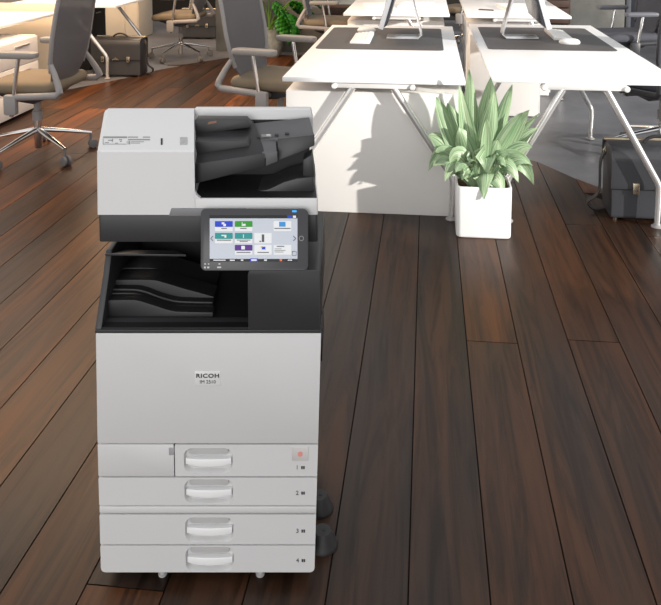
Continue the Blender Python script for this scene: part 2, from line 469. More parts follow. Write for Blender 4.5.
fp = MB().prism(rpoly([(XL, Z2+GAPZ), (XS-0.003, Z2+GAPZ), (XS-0.003, Z1-GAPZ), (XL, Z1-GAPZ)], [0.003]*4), 0.0, 0.018, bevel=0.0015).build('side_cover', WHITE_P, cp)
MB().prism(rrect(xf(168.6), zf(455), xf(174), zf(447.5), 0.002, 3), -0.0008, 0.003, bevel=0.0005).build('latch_window', mat('latch_grey', srgb(160, 160, 162), 0.4), fp)
# front door with the name plate
dr = MB().prism(rpoly([(XL+0.0, Z1+GAPZ), (xr(Z1), Z1+GAPZ), (XR1, ZD-0.001), (XL+0.003, ZD-0.001)], [0.004]*4), 0.0, 0.018, bevel=0.003).build('front_door', WHITE_P, cp)
npl = MB().prism(rrect(xf(194.8, 378), zf(385.3), xf(220.4, 378), zf(371.3), 0.001, 2), -0.0011, 0.001, bevel=0.0004).build('name_plate', mat('name_plate', srgb(220, 220, 219), 0.35, vary=0), dr)
cx = xf(207.8, 378)
text('name_lettering', 'RICOH', 0.0145, Matrix.Translation((cx, -0.0016, zf(375.6))) @ FRONT, INK, npl, sx=1.24, bold=0.0004)
text('model_lettering', 'IM 2510', 0.0125, Matrix.Translation((cx, -0.0016, zf(381.6))) @ FRONT, mat('ink_mid', srgb(84, 84, 86), 0.6, vary=0), npl, sx=1.0)
for u0, u1 in ((96, 97), (320.5, 321.5)):
    x = L(u0+0.5, 360, 0).x
    MB().box((x-0.002, 0.03, zf(368)), (x+0.002, 0.2, zf(346)), 0.001).build('grip_recess', BLACK_P, cp)
# casters and levelling feet below the lowest drawer
for u, w in ((160, 4.2), (259, 4.2)):
    x = xf(u, 578)
    MB().lathe([(0.0, 0.0), (0.011, 0.0), (0.012, 0.004), (0.007, 0.006), (0.006, 0.03), (0, 0.03)], (x, 0.03, 0)).build('levelling_foot', GREY_P, cp)
for u in (130, 297):
    x = xf(u, 578)
    for yy in (0.05, 0.36):
        MB().lathe([(0, -0.014), (0.020, -0.014), (0.023, -0.010), (0.023, 0.010), (0.020, 0.014), (0, 0.014)], (x, yy+0.02, 0.0235), axis='x').build('caster', DARK_P, cp)
# stabiliser feet sticking out on the right
for (u0, u1, vb, d, vt) in ((300, 333.8, 519.5, 0.30, 505.5), (300, 338.2, 557, 0.16, 538)):
    D = 0
    xr_ = L(u1, vb-4, d).x; r = 0.042
    c = Vector((xr_-r, d, 0))
    # put the foot on the floor at the depth where its base shows
    r = 0.044; dd = (at((u0+u1)/2, vb, z=0)-EYEP) @ FH - PD + r
    c = Vector((L(u1, vb-5, dd).x-r, dd, 0))
    sf = MB().lathe([(0, 0), (r, 0), (r*1.0, 0.004), (r*0.93, 0.009), (r*0.62, 0.038), (r*0.54, 0.043), (0, 0.043)], c, 28).build('stabilizer_foot', mat('foot_grey', srgb(40, 38, 38), 0.5) if 'foot_grey' not in MATS else MATS['foot_grey'], cp)
    MB().lathe([(0, 0), (0.005, 0), (0.005, 0.0012), (0, 0.0012)], c+Vector((0.004, 0, 0.0428)), 12).build('bolt_hole', BLACK_P, sf)
    MB().box((c.x-0.11, dd-0.014, 0.006), (c.x-0.01, dd+0.014, 0.018), 0.003).build('stabilizer_arm', DARK_P, cp)

# ---- charcoal middle: paper exit bay, right hand cover, scanner support
ZS = zf(331.5); ZT = L(208, 215, 0).z; ZM = L(208, 242.5, 0.0).z
BK = 0.42
# bay shell: floor, back wall, slanted left wall
MB().box((XL+0.004, 0.006, ZD-0.002), (XR1-0.004, BK, ZD+0.012)).build('bay_floor', BLACK_P, cp)
MB().box((-0.265, BK-0.02, ZD), (0.24, BK, ZT-0.003)).build('bay_back', BLACK_P, cp)
lw = [(0.002, ZD-0.001), (0.002, ZD+0.012), (0.075, L(104, 275, 0.075).z), (0.105, L(104, 250, 0.105).z), (BK, L(104, 245, 0.105).z), (BK, ZD)]
bmw = MB()
bmw.prism(lw, -0.279, -0.262, axis='x', bevel=0.003).build('bay_left_wall', DARK_P, cp)
# front sill: slopes gently up towards the bay
sl = [L(96.2, 331.5, 0.0), L(249, 331.5, 0.0), L(249, 317, 0.05), L(101, 317, 0.05)]
MB().slab(sl, 0.005, bevel=0.002).build('front_sill', DARK_P, cp)
MB().prism([(XL+0.001, ZD), (XR1, ZD), (XR1, ZD+0.008), (XL+0.001, ZD+0.008)], -0.001, 0.03, bevel=0.0015).build('sill_edge', DARK_P, cp)
# stepped output tray
def tray_step(prof, d0, d1, zlow, name='output_tray', m=TRAY_D, par=cp):
    poly = [(L(u, v, d0).x, L(u, v, d0).z) for u, v in prof]
    poly = poly + [(poly[-1][0], zlow), (poly[0][0], zlow)]
    return MB().prism(poly, d0, d1, bevel=0.0025).build(name, m, par, smooth=30)
def scurve(pts):
    out = []
    P = [Vector((*p, 0)) for p in pts]
    for i in range(len(P)-1):
        a, b = P[i], P[i+1]; p0 = P[max(i-1, 0)]; p3 = P[min(i+2, len(P)-1)]
        for k in range(4):
            t = k/4
            q = 0.5*((2*a)+(b-p0)*t+(2*p0-5*a+4*b-p3)*t*t+(3*a-p0-3*b+p3)*t**3)
            out.append((q.x, q.y))
    out.append(tuple(pts[-1])); return out
tr = tray_step(scurve([(107.5, 300.5), (131, 300), (141, 301.5), (157, 306.5), (172, 311), (186, 312), (213, 312.5)]), 0.055, 0.09, ZD+0.005)
tray_step(scurve([(109, 293), (131, 293), (143, 295), (158, 300.5), (173, 304.5), (188, 305.5), (213, 306)]), 0.09, 0.105, ZD+0.005, 'tray_ridge', TRAY_D, tr)
tray_step(scurve([(109.5, 289), (133, 289), (145, 291), (160, 296.5), (175, 300.5), (190, 301.5), (213, 302)]), 0.105, 0.13, ZD+0.005, 'tray_ridge', TRAY_D, tr)
tray_step(scurve([(111, 280), (150, 280), (165, 283), (185, 289), (200, 293), (214, 297)]), 0.13, 0.2, ZD+0.005, 'tray_step', TRAY_D, tr)
tray_step(scurve([(113, 268), (150, 268), (170, 272), (195, 280), (215, 287)]), 0.2, 0.3, ZD+0.005, 'tray_step', TRAY_D, tr)
MB().slab([L(105, 253.5, 0.09), L(186, 254.5, 0.09), L(176, 250.5, 0.2), L(106, 249.5, 0.2)], 0.006, bevel=0.001).build('exit_flap', TRAY_P, cp)
# right hand cover
x0 = L(248, 300, 0).x
MB().prism(rpoly([(x0, ZD+0.002), (XR1-0.001, ZD+0.002), (XR1-0.001, L(320, 270, 0).z), (x0, L(250, 270, 0).z)], [0.003, 0.006, 0.012, 0.016]), 0.0, BK-0.02, bevel=0.005).build('right_cover', DARK_P, cp)
MB().box((0.14, 0.03, L(250, 270, 0.03).z-0.01), (0.255, BK-0.02, ZT-0.003)).build('right_column', DARK_P, cp)
# scanner support band
MB().prism(rpoly([(L(98, 230, 0).x, 0.004), (L(317.8, 230, 0).x, 0.004), (L(317.8, 230, 0).x-0.034, BK), (L(98, 230, 0).x, BK)], [0.008, 0.008, 0, 0]), ZM, ZT, 'z', bevel=0.002).build('scanner_base', DARK_P, cp)

# ---- scanner lid and document feeder
SX0, SX1 = L(97, 190, 0).x, L(318, 205, 0).x
ZL = L(208, 198.5, 0).z
FX = L(194.5, 170, 0).x
yT = 0.19
zTop = L(104, 109.0, yT).z
zF = L(97, 150.5, 0).z
lid = MB().prism(rpoly([(FX+0.0004, 0), (SX1, 0), (SX1-0.03, 0.4), (FX+0.0004, 0.4)], [0, 0.006, 0, 0]), ZT+0.0005, ZL, 'z', bevel=0.0006).build('scanner_lid', WHITE_P, cp)
MB().prism([(L(169, 213, 0).x, ZT-0.0015), (L(248.5, 213, 0).x, ZT-0.0015), (L(246, 213, 0).x, L(200, 208, 0).z), (L(171.5, 213, 0).x, L(200, 208, 0).z)], -0.003, 0.01, bevel=0.001).build('lid_grip', mat('grip_grey', srgb(120, 120, 122), 0.5), lid)
# feeder cover on the left: front face, sloping top, ridge, back
xl_t = L(104.5, 109, yT).x
FXT = L(194, 109, yT).x
prof = [(0.0, ZT+0.0005), (0.0, zF-0.004), (0.004, zF), (yT-0.01, zTop-0.002), (yT+0.004, zTop+0.001), (0.38, zTop-0.05), (0.39, ZT+0.0005)]
rings = []
for t, ins in ((0, 0.009), (0.0, 0.0), (1.0, 0.0)):
    ring = []
    for i, (y, z) in enumerate(prof):
        hgt = (z-ZL)/(zTop-ZL)
        xa = SX0 + (xl_t-SX0)*max(0, min(1, y/yT))*1.0
        if t == 0: x = xa + (0.0 if ins else 0.006)
        else: x = FX + (FXT-FX)*max(0, min(1, y/yT))
        yy = y + (ins if i in (1, 2) else 0); zz = z-(ins*0.8 if i in (2, 3, 4) else 0)
        ring.append((x, yy, zz))
    rings.append(ring)
rings[0], rings[1] = [(p[0], p[1], p[2]) for p in rings[0]], [(p[0]+0.004, p[1], p[2]) for p in rings[1]]
fc = MB().rings(rings).build('feeder_cover', WHITE_P, cp, smooth=25)
# instruction print, slot and window on the sloping top
def top_pt(u, v, lift=0.0008):
    # point of the sloping top seen at (u, v)
    lo, hi = 0.0, yT
    for _ in range(30):
        d = (lo+hi)/2; p = L(u, v, d)
        zz = zF+(zTop-zF)*(d-0.004)/(yT-0.014)
        if p.z > zz: lo = d
        else: hi = d
    return L(u, v, (lo+hi)/2) + Vector((0, -0.4, 0.9))*lift
def top_quad(u0, v0, u1, v1, name, m, t=0.0012):
    MB().slab([top_pt(u0, v1), top_pt(u1, v1), top_pt(u1, v0), top_pt(u0, v0)], t, (0, 0.4, -0.9)).build(name, m, fc)
mk = MB()
for (u0, v0, u1, v1) in ((103.2, 136.6, 127, 137.9), (128, 136.8, 138, 137.4), (143, 136.8, 150, 137.4), (128, 139.2, 150, 140.1), (103, 138.6, 103.4, 144.5), (108, 140, 113, 140.6), (112, 139, 112.8, 142), (119, 139.4, 122, 140), (120, 141, 121.6, 141.8), (103, 144, 126, 144.3), (127, 141, 127.3, 144.5), (128.5, 141.2, 130, 144.2), (131, 141.6, 144, 141.9), (131, 143, 140, 143.3), (105, 142.4, 109, 142.8), (115, 143, 118, 143.3)):
    mk.slab([top_pt(u0, v1), top_pt(u1, v1), top_pt(u1, v0), top_pt(u0, v0)], 0.0012, (0, 0.4, -0.9))
mk.build('instruction_print', INK_L, fc)
top_quad(160.8, 138.4, 162.6, 144.8, 'slot', BLACK_P)
top_quad(180, 137.4, 187.4, 144.8, 'indicator_window', mat('indicator_grey', srgb(166, 166, 166), 0.3, vary=0.2, scale=60))
# back wall of the feeder behind the tray
z1, z0 = L(250, 109.2, yT).z, L(250, 118, yT).z
MB().prism(rpoly([(FXT+0.001, z0-0.06), (L(312.5, 118, yT).x, z0-0.06), (L(312.5, 118, yT).x, z0), (L(310.5, 108, yT).x, z1), (FXT+0.001, z1)], [0, 0, 0, 0.004, 0]), yT, yT+0.03, bevel=0.001).build('feeder_back', WHITE_P, cp)
# rounded inner corner of the white recess, dark floor
cor = [(FX-0.001, L(194, 186, 0).z), (FX-0.001, ZL-0.001), (L(204, 198, 0).x, ZL-0.001)]
poly = [cor[1], cor[2]] + [(p.x, p.z) for p in bez((cor[2][0], 0, cor[2][1]), (cor[2][0]-0.018, 0, cor[2][1]), (cor[0][0], 0, cor[0][1]-0.018), (cor[0][0], 0, cor[0][1]), 6)]
MB().prism(poly, 0.0, 0.012).build('recess_corner', WHITE_P, cp)
MB().slab([(FX+0.002, 0.004, ZL+0.0015), (SX1-0.003, 0.004, ZL+0.0015), (SX1-0.018, 0.19, ZL+0.0015), (FXT+0.002, 0.19, ZL+0.0015)], 0.0022).build('recess_floor', BLACK_P, cp)
MB().box((FXT-0.002, 0.186, ZL-0.02), (L(311, 118, yT).x-0.004, 0.1905, z0-0.004)).build('recess_back', BLACK_P, cp)
MB().slab([(FX+0.0005, 0.006, ZL-0.002), (FX+0.0005, 0.006, zF-0.008), (FXT+0.0005, yT-0.004, zTop-0.014), (FXT+0.0005, yT-0.004, ZL-0.002)], 0.0012, (1, 0.1, 0)).build('recess_side', BLACK_P, cp)
# document input tray
it = MB()
it.slab([L(194.6, 163.8, 0.03), L(265, 153.4, 0.03), L(265, 151, 0.045), L(253, 120, 0.172), L(194.6, 119.5, 0.172)], 0.018, (0, 0, -1), bevel=0.0015)
tray = it.build('document_tray', TRAY_D, cp)
MB().prism([(L(u, v, 0.028).x, L(u, v, 0.028).z) for u, v in ((194.6, 164), (265, 153.5), (265, 166), (255, 168.6), (194.6, 183.8))], 0.028, 0.036, bevel=0.001).build('tray_front', TRAY_G, tray)
MB().slab([L(254, 123, 0.172), L(309.3, 117, 0.172), L(314.4, 135, 0.075), L(276, 138.4, 0.075), L(254, 139.6, 0.1)], 0.014, bevel=0.002).build('tray_extension', TRAY_L, tray)
MB().slab([L(254, 139.4, 0.1), L(276, 138, 0.085), L(276.6, 151.5, 0.028), L(264.5, 153, 0.028), L(255, 151, 0.05)], 0.014, bevel=0.0015).build('tray_lip', TRAY_L, tray)
MB().prism([(L(u, v, 0.03).x, L(u, v, 0.03).z) for u, v in ((266, 153.5), (277.4, 151.5), (277.4, 161), (266, 165.5))], 0.026, 0.034, bevel=0.001).build('tray_corner', TRAY_L, tray)
MB().slab([L(277.5, 139, 0.06), L(314.5, 135, 0.06), L(314.5, 145.5, 0.055), L(303, 151, 0.05), L(277.8, 160.5, 0.045)], 0.006, (0, 1, 0), bevel=0.001).build('extension_front', TRAY_P, tray)
# paper guides, slot strip, arrows: each lies on the surface under it
def on_plane(pts):
    a, b, c = pts; n = (b-a).cross(c-a).normalized()
    if n.z < 0: n = -n
    def f(u, v, lift=0.001):
        p0, p1 = L(u, v, -0.3), L(u, v, 0.6); d = p1-p0
        return p0 + d*(((a-p0) @ n)/(d @ n)) + n*lift
    return f
on_tray = on_plane((L(194.6, 163.8, 0.03), L(253, 120, 0.172), L(194.6, 119.5, 0.172)))
on_ext = on_plane((L(254, 123, 0.172), L(309.3, 117, 0.172), L(314.4, 135, 0.075)))
def on_quad(b, f, u0, v0, u1, v1, t=0.003):
    b.slab([f(u0, v1, .0012), f(u1, v1, .0012), f(u1, v0, .0012), f(u0, v0, .0012)], t); return b
g0, g1 = on_tray(215, 154, 0).y, on_tray(215, 134, 0).y
MB().slab([L(196, 141.5, g0), L(247, 140.6, g0), L(249.5, 143.5, g0), L(250.5, 149.5, g0), L(231, 152.5, g0), L(196, 154.8, g0)], 0.03, (0, 1, 0.15), bevel=0.001).build('paper_guide', TRAY_G, tray)
gb = MB().slab([L(196, 119.8, g1), L(246, 120.2, g1), L(251, 125.5, g1), L(250, 127.5, g1), L(222, 131, g1), L(196, 134.5, g1)], 0.03, (0, 1, 0.15), bevel=0.001).build('paper_guide', TRAY_G, tray)
MB().slab([L(207.5, 124.5, g1-.001), L(216.5, 122.8, g1-.001), L(216.5, 120.8, g1-.001), L(208.5, 122, g1-.001)], 0.002, (0, 1, 0)).build('guide_label', flat('tan_label', (140, 104, 84)), gb)
MB().slab([on_tray(248.5, 124), on_tray(252.6, 124), on_tray(255, 151), on_tray(251, 151)], 0.003).build('guide_slot', BLACK_P, tray)
smk = MB()
for v in (126, 128.6, 131.2, 133.8, 141.5, 144.5): on_quad(smk, on_tray, 249.3, v-0.8, 252.2, v+0.8)
smk.build('size_marks', mat('mark_white', srgb(190, 190, 190), 0.5), tray)
ar = MB()
for (u0, u1, v) in ((257, 260, 136.6), (274.5, 278.5, 134.8), (285, 289, 133.5)): on_quad(ar, on_ext, u0, v-0.7, u1, v+0.7)
ar.build('tray_arrow', BLACK_P, tray)
on_quad(MB(), on_ext, 261.5, 134.6, 271.5, 136.6).build('tray_latch', mat('latch_pale', srgb(120, 120, 120), 0.4), tray)
on_quad(MB(), on_ext, 266.5, 134.8, 270.5, 136.2, 0.001).build('latch_mark', MATS['mark_white'], tray).location.z = 0.0008
ps = MB()
for (u, v) in ((214.8, 136.5), (226, 154.5), (202, 158)): on_quad(ps, on_tray, u-1, v-2.5, u+1, v+2.5)
ps.build('guide_rail', BLACK_P, tray)
# eject tray under the input tray with its raised right end
MB().prism([(L(u, v, 0.05).x, L(u, v, 0.05).z) for u, v in ((240, 194), (268, 189.5), (284, 182), (297, 178.5), (313, 177), (314, 191), (300, 194))], 0.05, 0.17, bevel=0.003).build('eject_tray', TRAY_P, cp)
MB().slab([L(303, 160, 0.06), L(311.5, 155, 0.06), L(314.5, 177, 0.06), L(303, 176, 0.06)], 0.06, (0, 1, 0), bevel=0.002).build('eject_stop', TRAY_P, cp)

# ---- touch control panel
PC0 = L(254.5, 239.5, -0.05)
tilt = math.radians(24)
ex, en = Vector((1, 0, 0)), Vector((0, -math.cos(tilt), math.sin(tilt)))
ey = Vector((0, math.sin(tilt), math.cos(tilt)))
def pn(u, v, n=0.0):
    """photo pixel -> point on the panel's own tilted plane"""
    a = L(u, v, -0.2); b = L(u, v, 0.2); d = b-a
    t = ((PC0-a) @ en)/(d @ en)
    return a + d*t + en*n
ctl = bpy.data.objects.new('control_panel', None)
def pplate(poly_px, n0, n1, name, m, par, bevel=0.0):
    bm2 = MB()
    bm2.slab([pn(u, v, n1) for u, v in poly_px], n1-n0, tuple(-en), bevel=bevel)
    return bm2.build(name, m, par)
panel = pplate(rrect(200.5, 208.6, 308.2, 270.8, 5, 4), -0.022, 0.0, 'control_panel', BEZEL, cp, bevel=0.003)
bpy.data.objects.remove(ctl)
MB().slab([pn(225, 262, -0.02), pn(285, 262, -0.02), pn(285, 228, -0.02), pn(225, 228, -0.02)], 0.07, (0, 1, -0.35)).build('panel_arm', BLACK_P, cp)
EM = 0.05
def sm_(name, c): return flat(name, c, 0.25, EM)
sx = lambda x: 195+x/5.085
sy = lambda y: 205+y/5.085
def sq(x0, y0, x1, y1, n, name, m, par, r=0):
    p = rrect(sx(x0), sy(y0), sx(x1), sy(y1), r, 3) if r else [(sx(x0), sy(y0)), (sx(x1), sy(y0)), (sx(x1), sy(y1)), (sx(x0), sy(y1))]
    return pplate(p, 0.0, n, name, m, par)
scr = sq(75, 52, 521, 288, 0.0006, 'screen', sm_('screen_back', (190, 196, 206)), panel)
sq(75, 52, 521, 68, 0.0011, 'status_bar', sm_('screen_black', (14, 15, 20)), scr)
sq(75, 274, 521, 288, 0.0011, 'menu_bar', MATS['screen_black'], scr)
sm_('scr_white', (222, 224, 226)); sm_('scr_blue', (24, 62, 190)); sm_('scr_green', (38, 142, 36)); sm_('scr_teal', (24, 140, 138)); sm_('scr_purple', (78, 34, 130)); sm_('scr_sky', (54, 140, 206)); sm_('scr_ink', (70, 72, 78)); sm_('scr_orange', (226, 110, 60)); sm_('scr_yellow', (214, 196, 70))
def tile(x0, y0, x1, y1, c):
    t = sq(x0, y0, x1, y1, 0.0011, 'tile', MATS['scr_white'], scr, 0.6)
    mid = y0+(y1-y0)*0.58
    if c: sq(x0, y0, x1, mid, 0.0015, 'tile_colour', MATS[c], scr, 0.6)
    return t
g = 0.0019
tile(102, 82, 192, 133, 'scr_blue'); tile(203, 82, 292, 133, 'scr_green'); tile(102, 142, 192, 195, 'scr_teal'); tile(203, 142, 292, 195, 'scr_teal')
tile(203, 203, 292, 253, 'scr_purple'); tile(302, 142, 390, 195, None); tile(400, 82, 490, 133, None); tile(302, 203, 390, 253, None); tile(400, 203, 490, 253, None)
gl = MB()
def blk(b, x0, y0, x1, y1, n=0.0019):
    b.slab([pn(sx(x0), sy(y1), n), pn(sx(x1), sy(y1), n), pn(sx(x1), sy(y0), n), pn(sx(x0), sy(y0), n)], 0.0008, tuple(-en))
for (x0, y0, x1, y1) in ((136, 88, 150, 98), (144, 96, 158, 108), (238, 96, 258, 106), (238, 88, 242, 100), (135, 152, 160, 158), (150, 157, 160, 166), (245, 150, 249, 168), (236, 208, 254, 226)): blk(gl, x0, y0, x1, y1)
gl.build('tile_icons', MATS['scr_white'], scr)
gk = MB()
for (x0, y0, x1, y1) in ((134, 117, 162, 121), (230, 117, 262, 121), (112, 177, 184, 181), (214, 177, 282, 180), (228, 184, 268, 187), (212, 239, 282, 243), (404, 117, 486, 121), (318, 239, 376, 243), (416, 208, 454, 212), (404, 222, 440, 224), (404, 230, 460, 232), (404, 238, 450, 240), (328, 182, 336, 188), (340, 150, 352, 188)): blk(gk, x0, y0, x1, y1)
gk.build('tile_captions', MATS['scr_ink'], scr)
for nm, c, r_ in (('mail_icon', 'scr_sky', (428, 86, 460, 110)), ('home_button', 'scr_blue', (280, 272, 320, 289)), ('user_badge', 'scr_blue', (470, 53, 494, 66)), ('stop_dot', 'scr_orange', (431, 275, 443, 286)), ('gallery_icon', 'scr_blue', (340, 212, 358, 226)), ('gallery_icon', 'scr_yellow', (334, 210, 346, 218))):
    sq(*r_, 0.0019, nm, MATS[c], scr)
mb_ = MB()
for (x0, y0, x1, y1) in ((94, 278, 156, 283), (178, 278, 202, 284), (234, 277, 246, 284), (352, 277, 366, 284), (472, 278, 494, 283), (498, 54, 514, 66), (286, 276, 314, 284)): blk(mb_, x0, y0, x1, y1, 0.0021)
mb_.build('menu_glyphs', MATS['scr_white'], scr)
ch = MB()
for pts in (((92, 158), (80, 170), (92, 182)), ((500, 158), (513, 170), (500, 182))):
    ch.tube([pn(sx(a), sy(b), 0.0014) for a, b in pts], 0.0009, 6)
ch.tube([pn(sx(495+(10 if i in (1, 2) else 0)*2), sy(236+(20 if i in (2, 3) else 0)), 0.0012) for i in (0, 1, 2, 3, 0)], 0.0006, 6)
ch.build('screen_arrows', MATS['scr_ink'], scr)
rg = MB()
c0 = pn(sx(541), sy(170), 0.0004); rad = (pn(sx(552), sy(170)) - pn(sx(541), sy(170))).length
rg.tube([c0+ex*rad*math.cos(a)+ey*rad*math.sin(a) for a in [2*PI*k/16 for k in range(17)]], 0.0008, 6)
for k in range(8):
    a = 2*PI*k/8; rg.tube([c0+(ex*math.cos(a)+ey*math.sin(a))*rad*0.95, c0+(ex*math.cos(a)+ey*math.sin(a))*rad*1.2], 0.0006, 5)
rg.build('ring_button', mat('bezel_mark', srgb(150, 150, 152), 0.5), panel)
sq(494, 27, 517, 37, 0.0006, 'status_light', flat('status_light', (46, 150, 220), 0.3, 0.6), panel, 0.5)
bz = MB()
for (x0, y0, x1, y1) in ((46, 313, 55, 322), (62, 313, 73, 322), (113, 313, 133, 321), (48, 296, 56, 303), (66, 297, 73, 303), (120, 296, 129, 303)): blk(bz, x0, y0, x1, y1, 0.0006)
bz.build('bezel_icons', mat('bezel_white', srgb(190, 190, 190), 0.5), panel)

# ------------------------------------------------------------------ desks
DZ = 0.832; DZR = 0.846
def make_desk(x0, x1, y0, y1, label, group, fw=0.425, front=None, m=LAM, DZ=DZ):
    t = thing('desk', label, 'desk', ((x0+x1)/2, (y0+y1)/2, 0), 0, group)
    w, d = (x1-x0)/2, (y1-y0)/2
    MB().box((-w, -d, DZ-0.028), (w, d, DZ), 0.003).build('desk_top', m, t)
    for s in (-1, 1):
        yl = (-d+0.045 if front is None else front-(y0+y1)/2) if s < 0 else d-0.6
        MB().box((-0.225, yl-0.02, DZ-0.062), (0.225, yl+0.03, DZ-0.0275), 0.005).build('rail', JOINT, t)
        for sx_ in (-1, 1):
            MB().lathe([(0, -0.03), (0.013, -0.03), (0.018, -0.024), (0.018, 0.03), (0.013, 0.036), (0, 0.036)], (sx_*0.228, yl, DZ-0.05), 12, 'y').build('joint', JOINT, t)
        for sx_ in (-1, 1):
            kz = 0.235
            l = MB().tube([(sx_*0.12, yl, DZ-0.06), (sx_*(fw-0.012), yl, kz+0.03), (sx_*fw, yl, kz), (sx_*(fw+0.001), yl, kz-0.04), (sx_*(fw-0.004), yl, 0.02)], [0.021, 0.019, 0.0185, 0.018, 0.0165], 16).build('leg', CHROMEW, t)
            MB().lathe([(0, 0), (0.034, 0), (0.034, 0.005), (0.02, 0.014), (0.014, 0.03), (0, 0.03)], (sx_*(fw-0.004), yl, 0), 20).build('leg_foot', GREYPL, l)
    return t
make_desk(-0.842, 0.221, 4.455, 6.86, 'white desk behind the copier with bright sunlit top and white cabinet below', 'white office desks', 0.465, 4.492)
make_desk(0.37, 1.42, 4.49, 6.95, 'white desk at right with open splayed chrome legs, behind the potted plant', 'white office desks', front=4.50, DZ=DZR)
make_desk(-0.845, 0.222, 7.80, 9.6, 'white desk in the rear row, behind the sunlit desk and chair', 'white office desks')
make_desk(0.385, 1.40, 7.75, 9.6, 'white rear row desk beyond the right monitor, near the wooden crates', 'white office desks')
make_desk(-4.95, -3.757, 4.9, 7.62, 'white desk at far left edge over a drawer pedestal', 'white office desks', m=LAM)
make_desk(-4.75, -3.43, 8.27, 10.1, 'white desk at left whose front leg stands before the briefcase', 'white office desks', 0.53)

# cabinets
def cabinet(x0, x1, y0, y1, z1, label, group='white storage cabinets', m=CAB, doors=2, name='storage_cabinet'):
    t = thing(name, label, 'cabinet', ((x0+x1)/2, (y0+y1)/2, 0), 0, group)
    w, d = (x1-x0)/2, (y1-y0)/2
    MB().box((-w, -d, 0.0), (w, d, z1), 0.004).build('carcass', m, t)
    return t
def cab_face(t, side, w, d, z1, n, m):
    """n door leaves on the side (+1 = +X, -1 = -X)"""
    for k in range(n):
        a = -d+2*d*k/n+0.004; b = -d+2*d*(k+1)/n-0.004
        dd = MB().box((min(side*w, side*(w+0.014)), a, 0.03), (max(side*w, side*(w+0.014)), b, z1-0.02), 0.002).build('door', m, t)
        MB().box((min(side*(w+0.013), side*(w+0.028)), (a+b)/2-0.06, z1-0.1), (max(side*(w+0.013), side*(w+0.028)), (a+b)/2+0.06, z1-0.09), 0.003).build('handle', ALU, dd)
c = cabinet(-0.836, 0.2, 4.535, 5.3, 0.735, 'wide white cabinet behind copier, catching the plant shadow'); cab_face(c, 1, 0.518, 0.3825, 0.735, 2, CAB)
c = cabinet(0.385, 1.0, 7.05, 7.5, 0.735, 'white cabinet under the far end of the right desk, behind the potted plant'); cab_face(c, 1, 0.3075, 0.225, 0.735, 1, CAB)
c = cabinet(-0.82, 0.16, 7.98, 8.8, 0.74, 'white cabinet under the rear desk beyond the left monitor'); cab_face(c, 1, 0.49, 0.41, 0.74, 2, CAB)
c = cabinet(0.40, 1.23, 7.95, 8.8, 0.74, 'white cabinet under the rear desk beyond the right monitor'); cab_face(c, 1, 0.415, 0.425, 0.74, 2, CAB)
c = cabinet(-5.6, -4.33, 11.3, 11.9, 1.3, 'tall white cabinet in warm-light tint behind the leather briefcase at left', m=CAB_WARM)
MB().box((-0.6, -0.314, 0.04), (0.42, -0.3, 1.26), 0.002).build('door', CAB_WARM, c); MB().box((0.43, -0.314, 0.04), (0.62, -0.3, 1.26), 0.002).build('door', CAB_WARM, c)
t = MB().box((-.6, -.02, .02), (.6, .02, .9), .004).build('partition_panel', CAB_WARM, None, 35, (-4.47, 7.78, 0)); tag(t, 'upright panel in warm-light tint behind the desk at far left edge', 'panel')
c = cabinet(-4.62, -3.98, 8.8, 9.25, .76, 'black box added for the shaded gap under the left desk, half hidden behind left chair back', group='shade boxes', m=mat('gap_shade_black', srgb(24, 23, 23), 0.5)); cab_face(c, 1, 0.32, 0.225, 0.76, 1, MATS['gap_shade_black'])  # added where only a dark gap is, shade put into its colour
# drawer pedestal, drawers facing +X
t = thing('drawer_pedestal', 'white drawer pedestal under the far left desk, beside the office chair', 'pedestal', (-3.9, 6.53, 0), 0)
MB().box((-0.28, -0.36, 0.02), (0.262, 0.36, 0.70), 0.004).build('carcass', CAB, t)
for k, (a, b) in enumerate(((0.03, 0.24), (0.246, 0.46), (0.466, 0.69))):
    dw = MB().box((0.262, -0.355, a), (0.28, 0.355, b), 0.003).build('drawer', CAB, t)
    MB().box((0.279, -0.05, b-0.06), (0.292, 0.2, b-0.045), 0.003).build('handle', ALU, dw)
    if k == 2: MB().lathe([(0, 0), (0.012, 0), (0.012, 0.004), (0, 0.004)], (0.279, -0.22, b-0.09), 12, 'x').build('lock', ALU, dw)

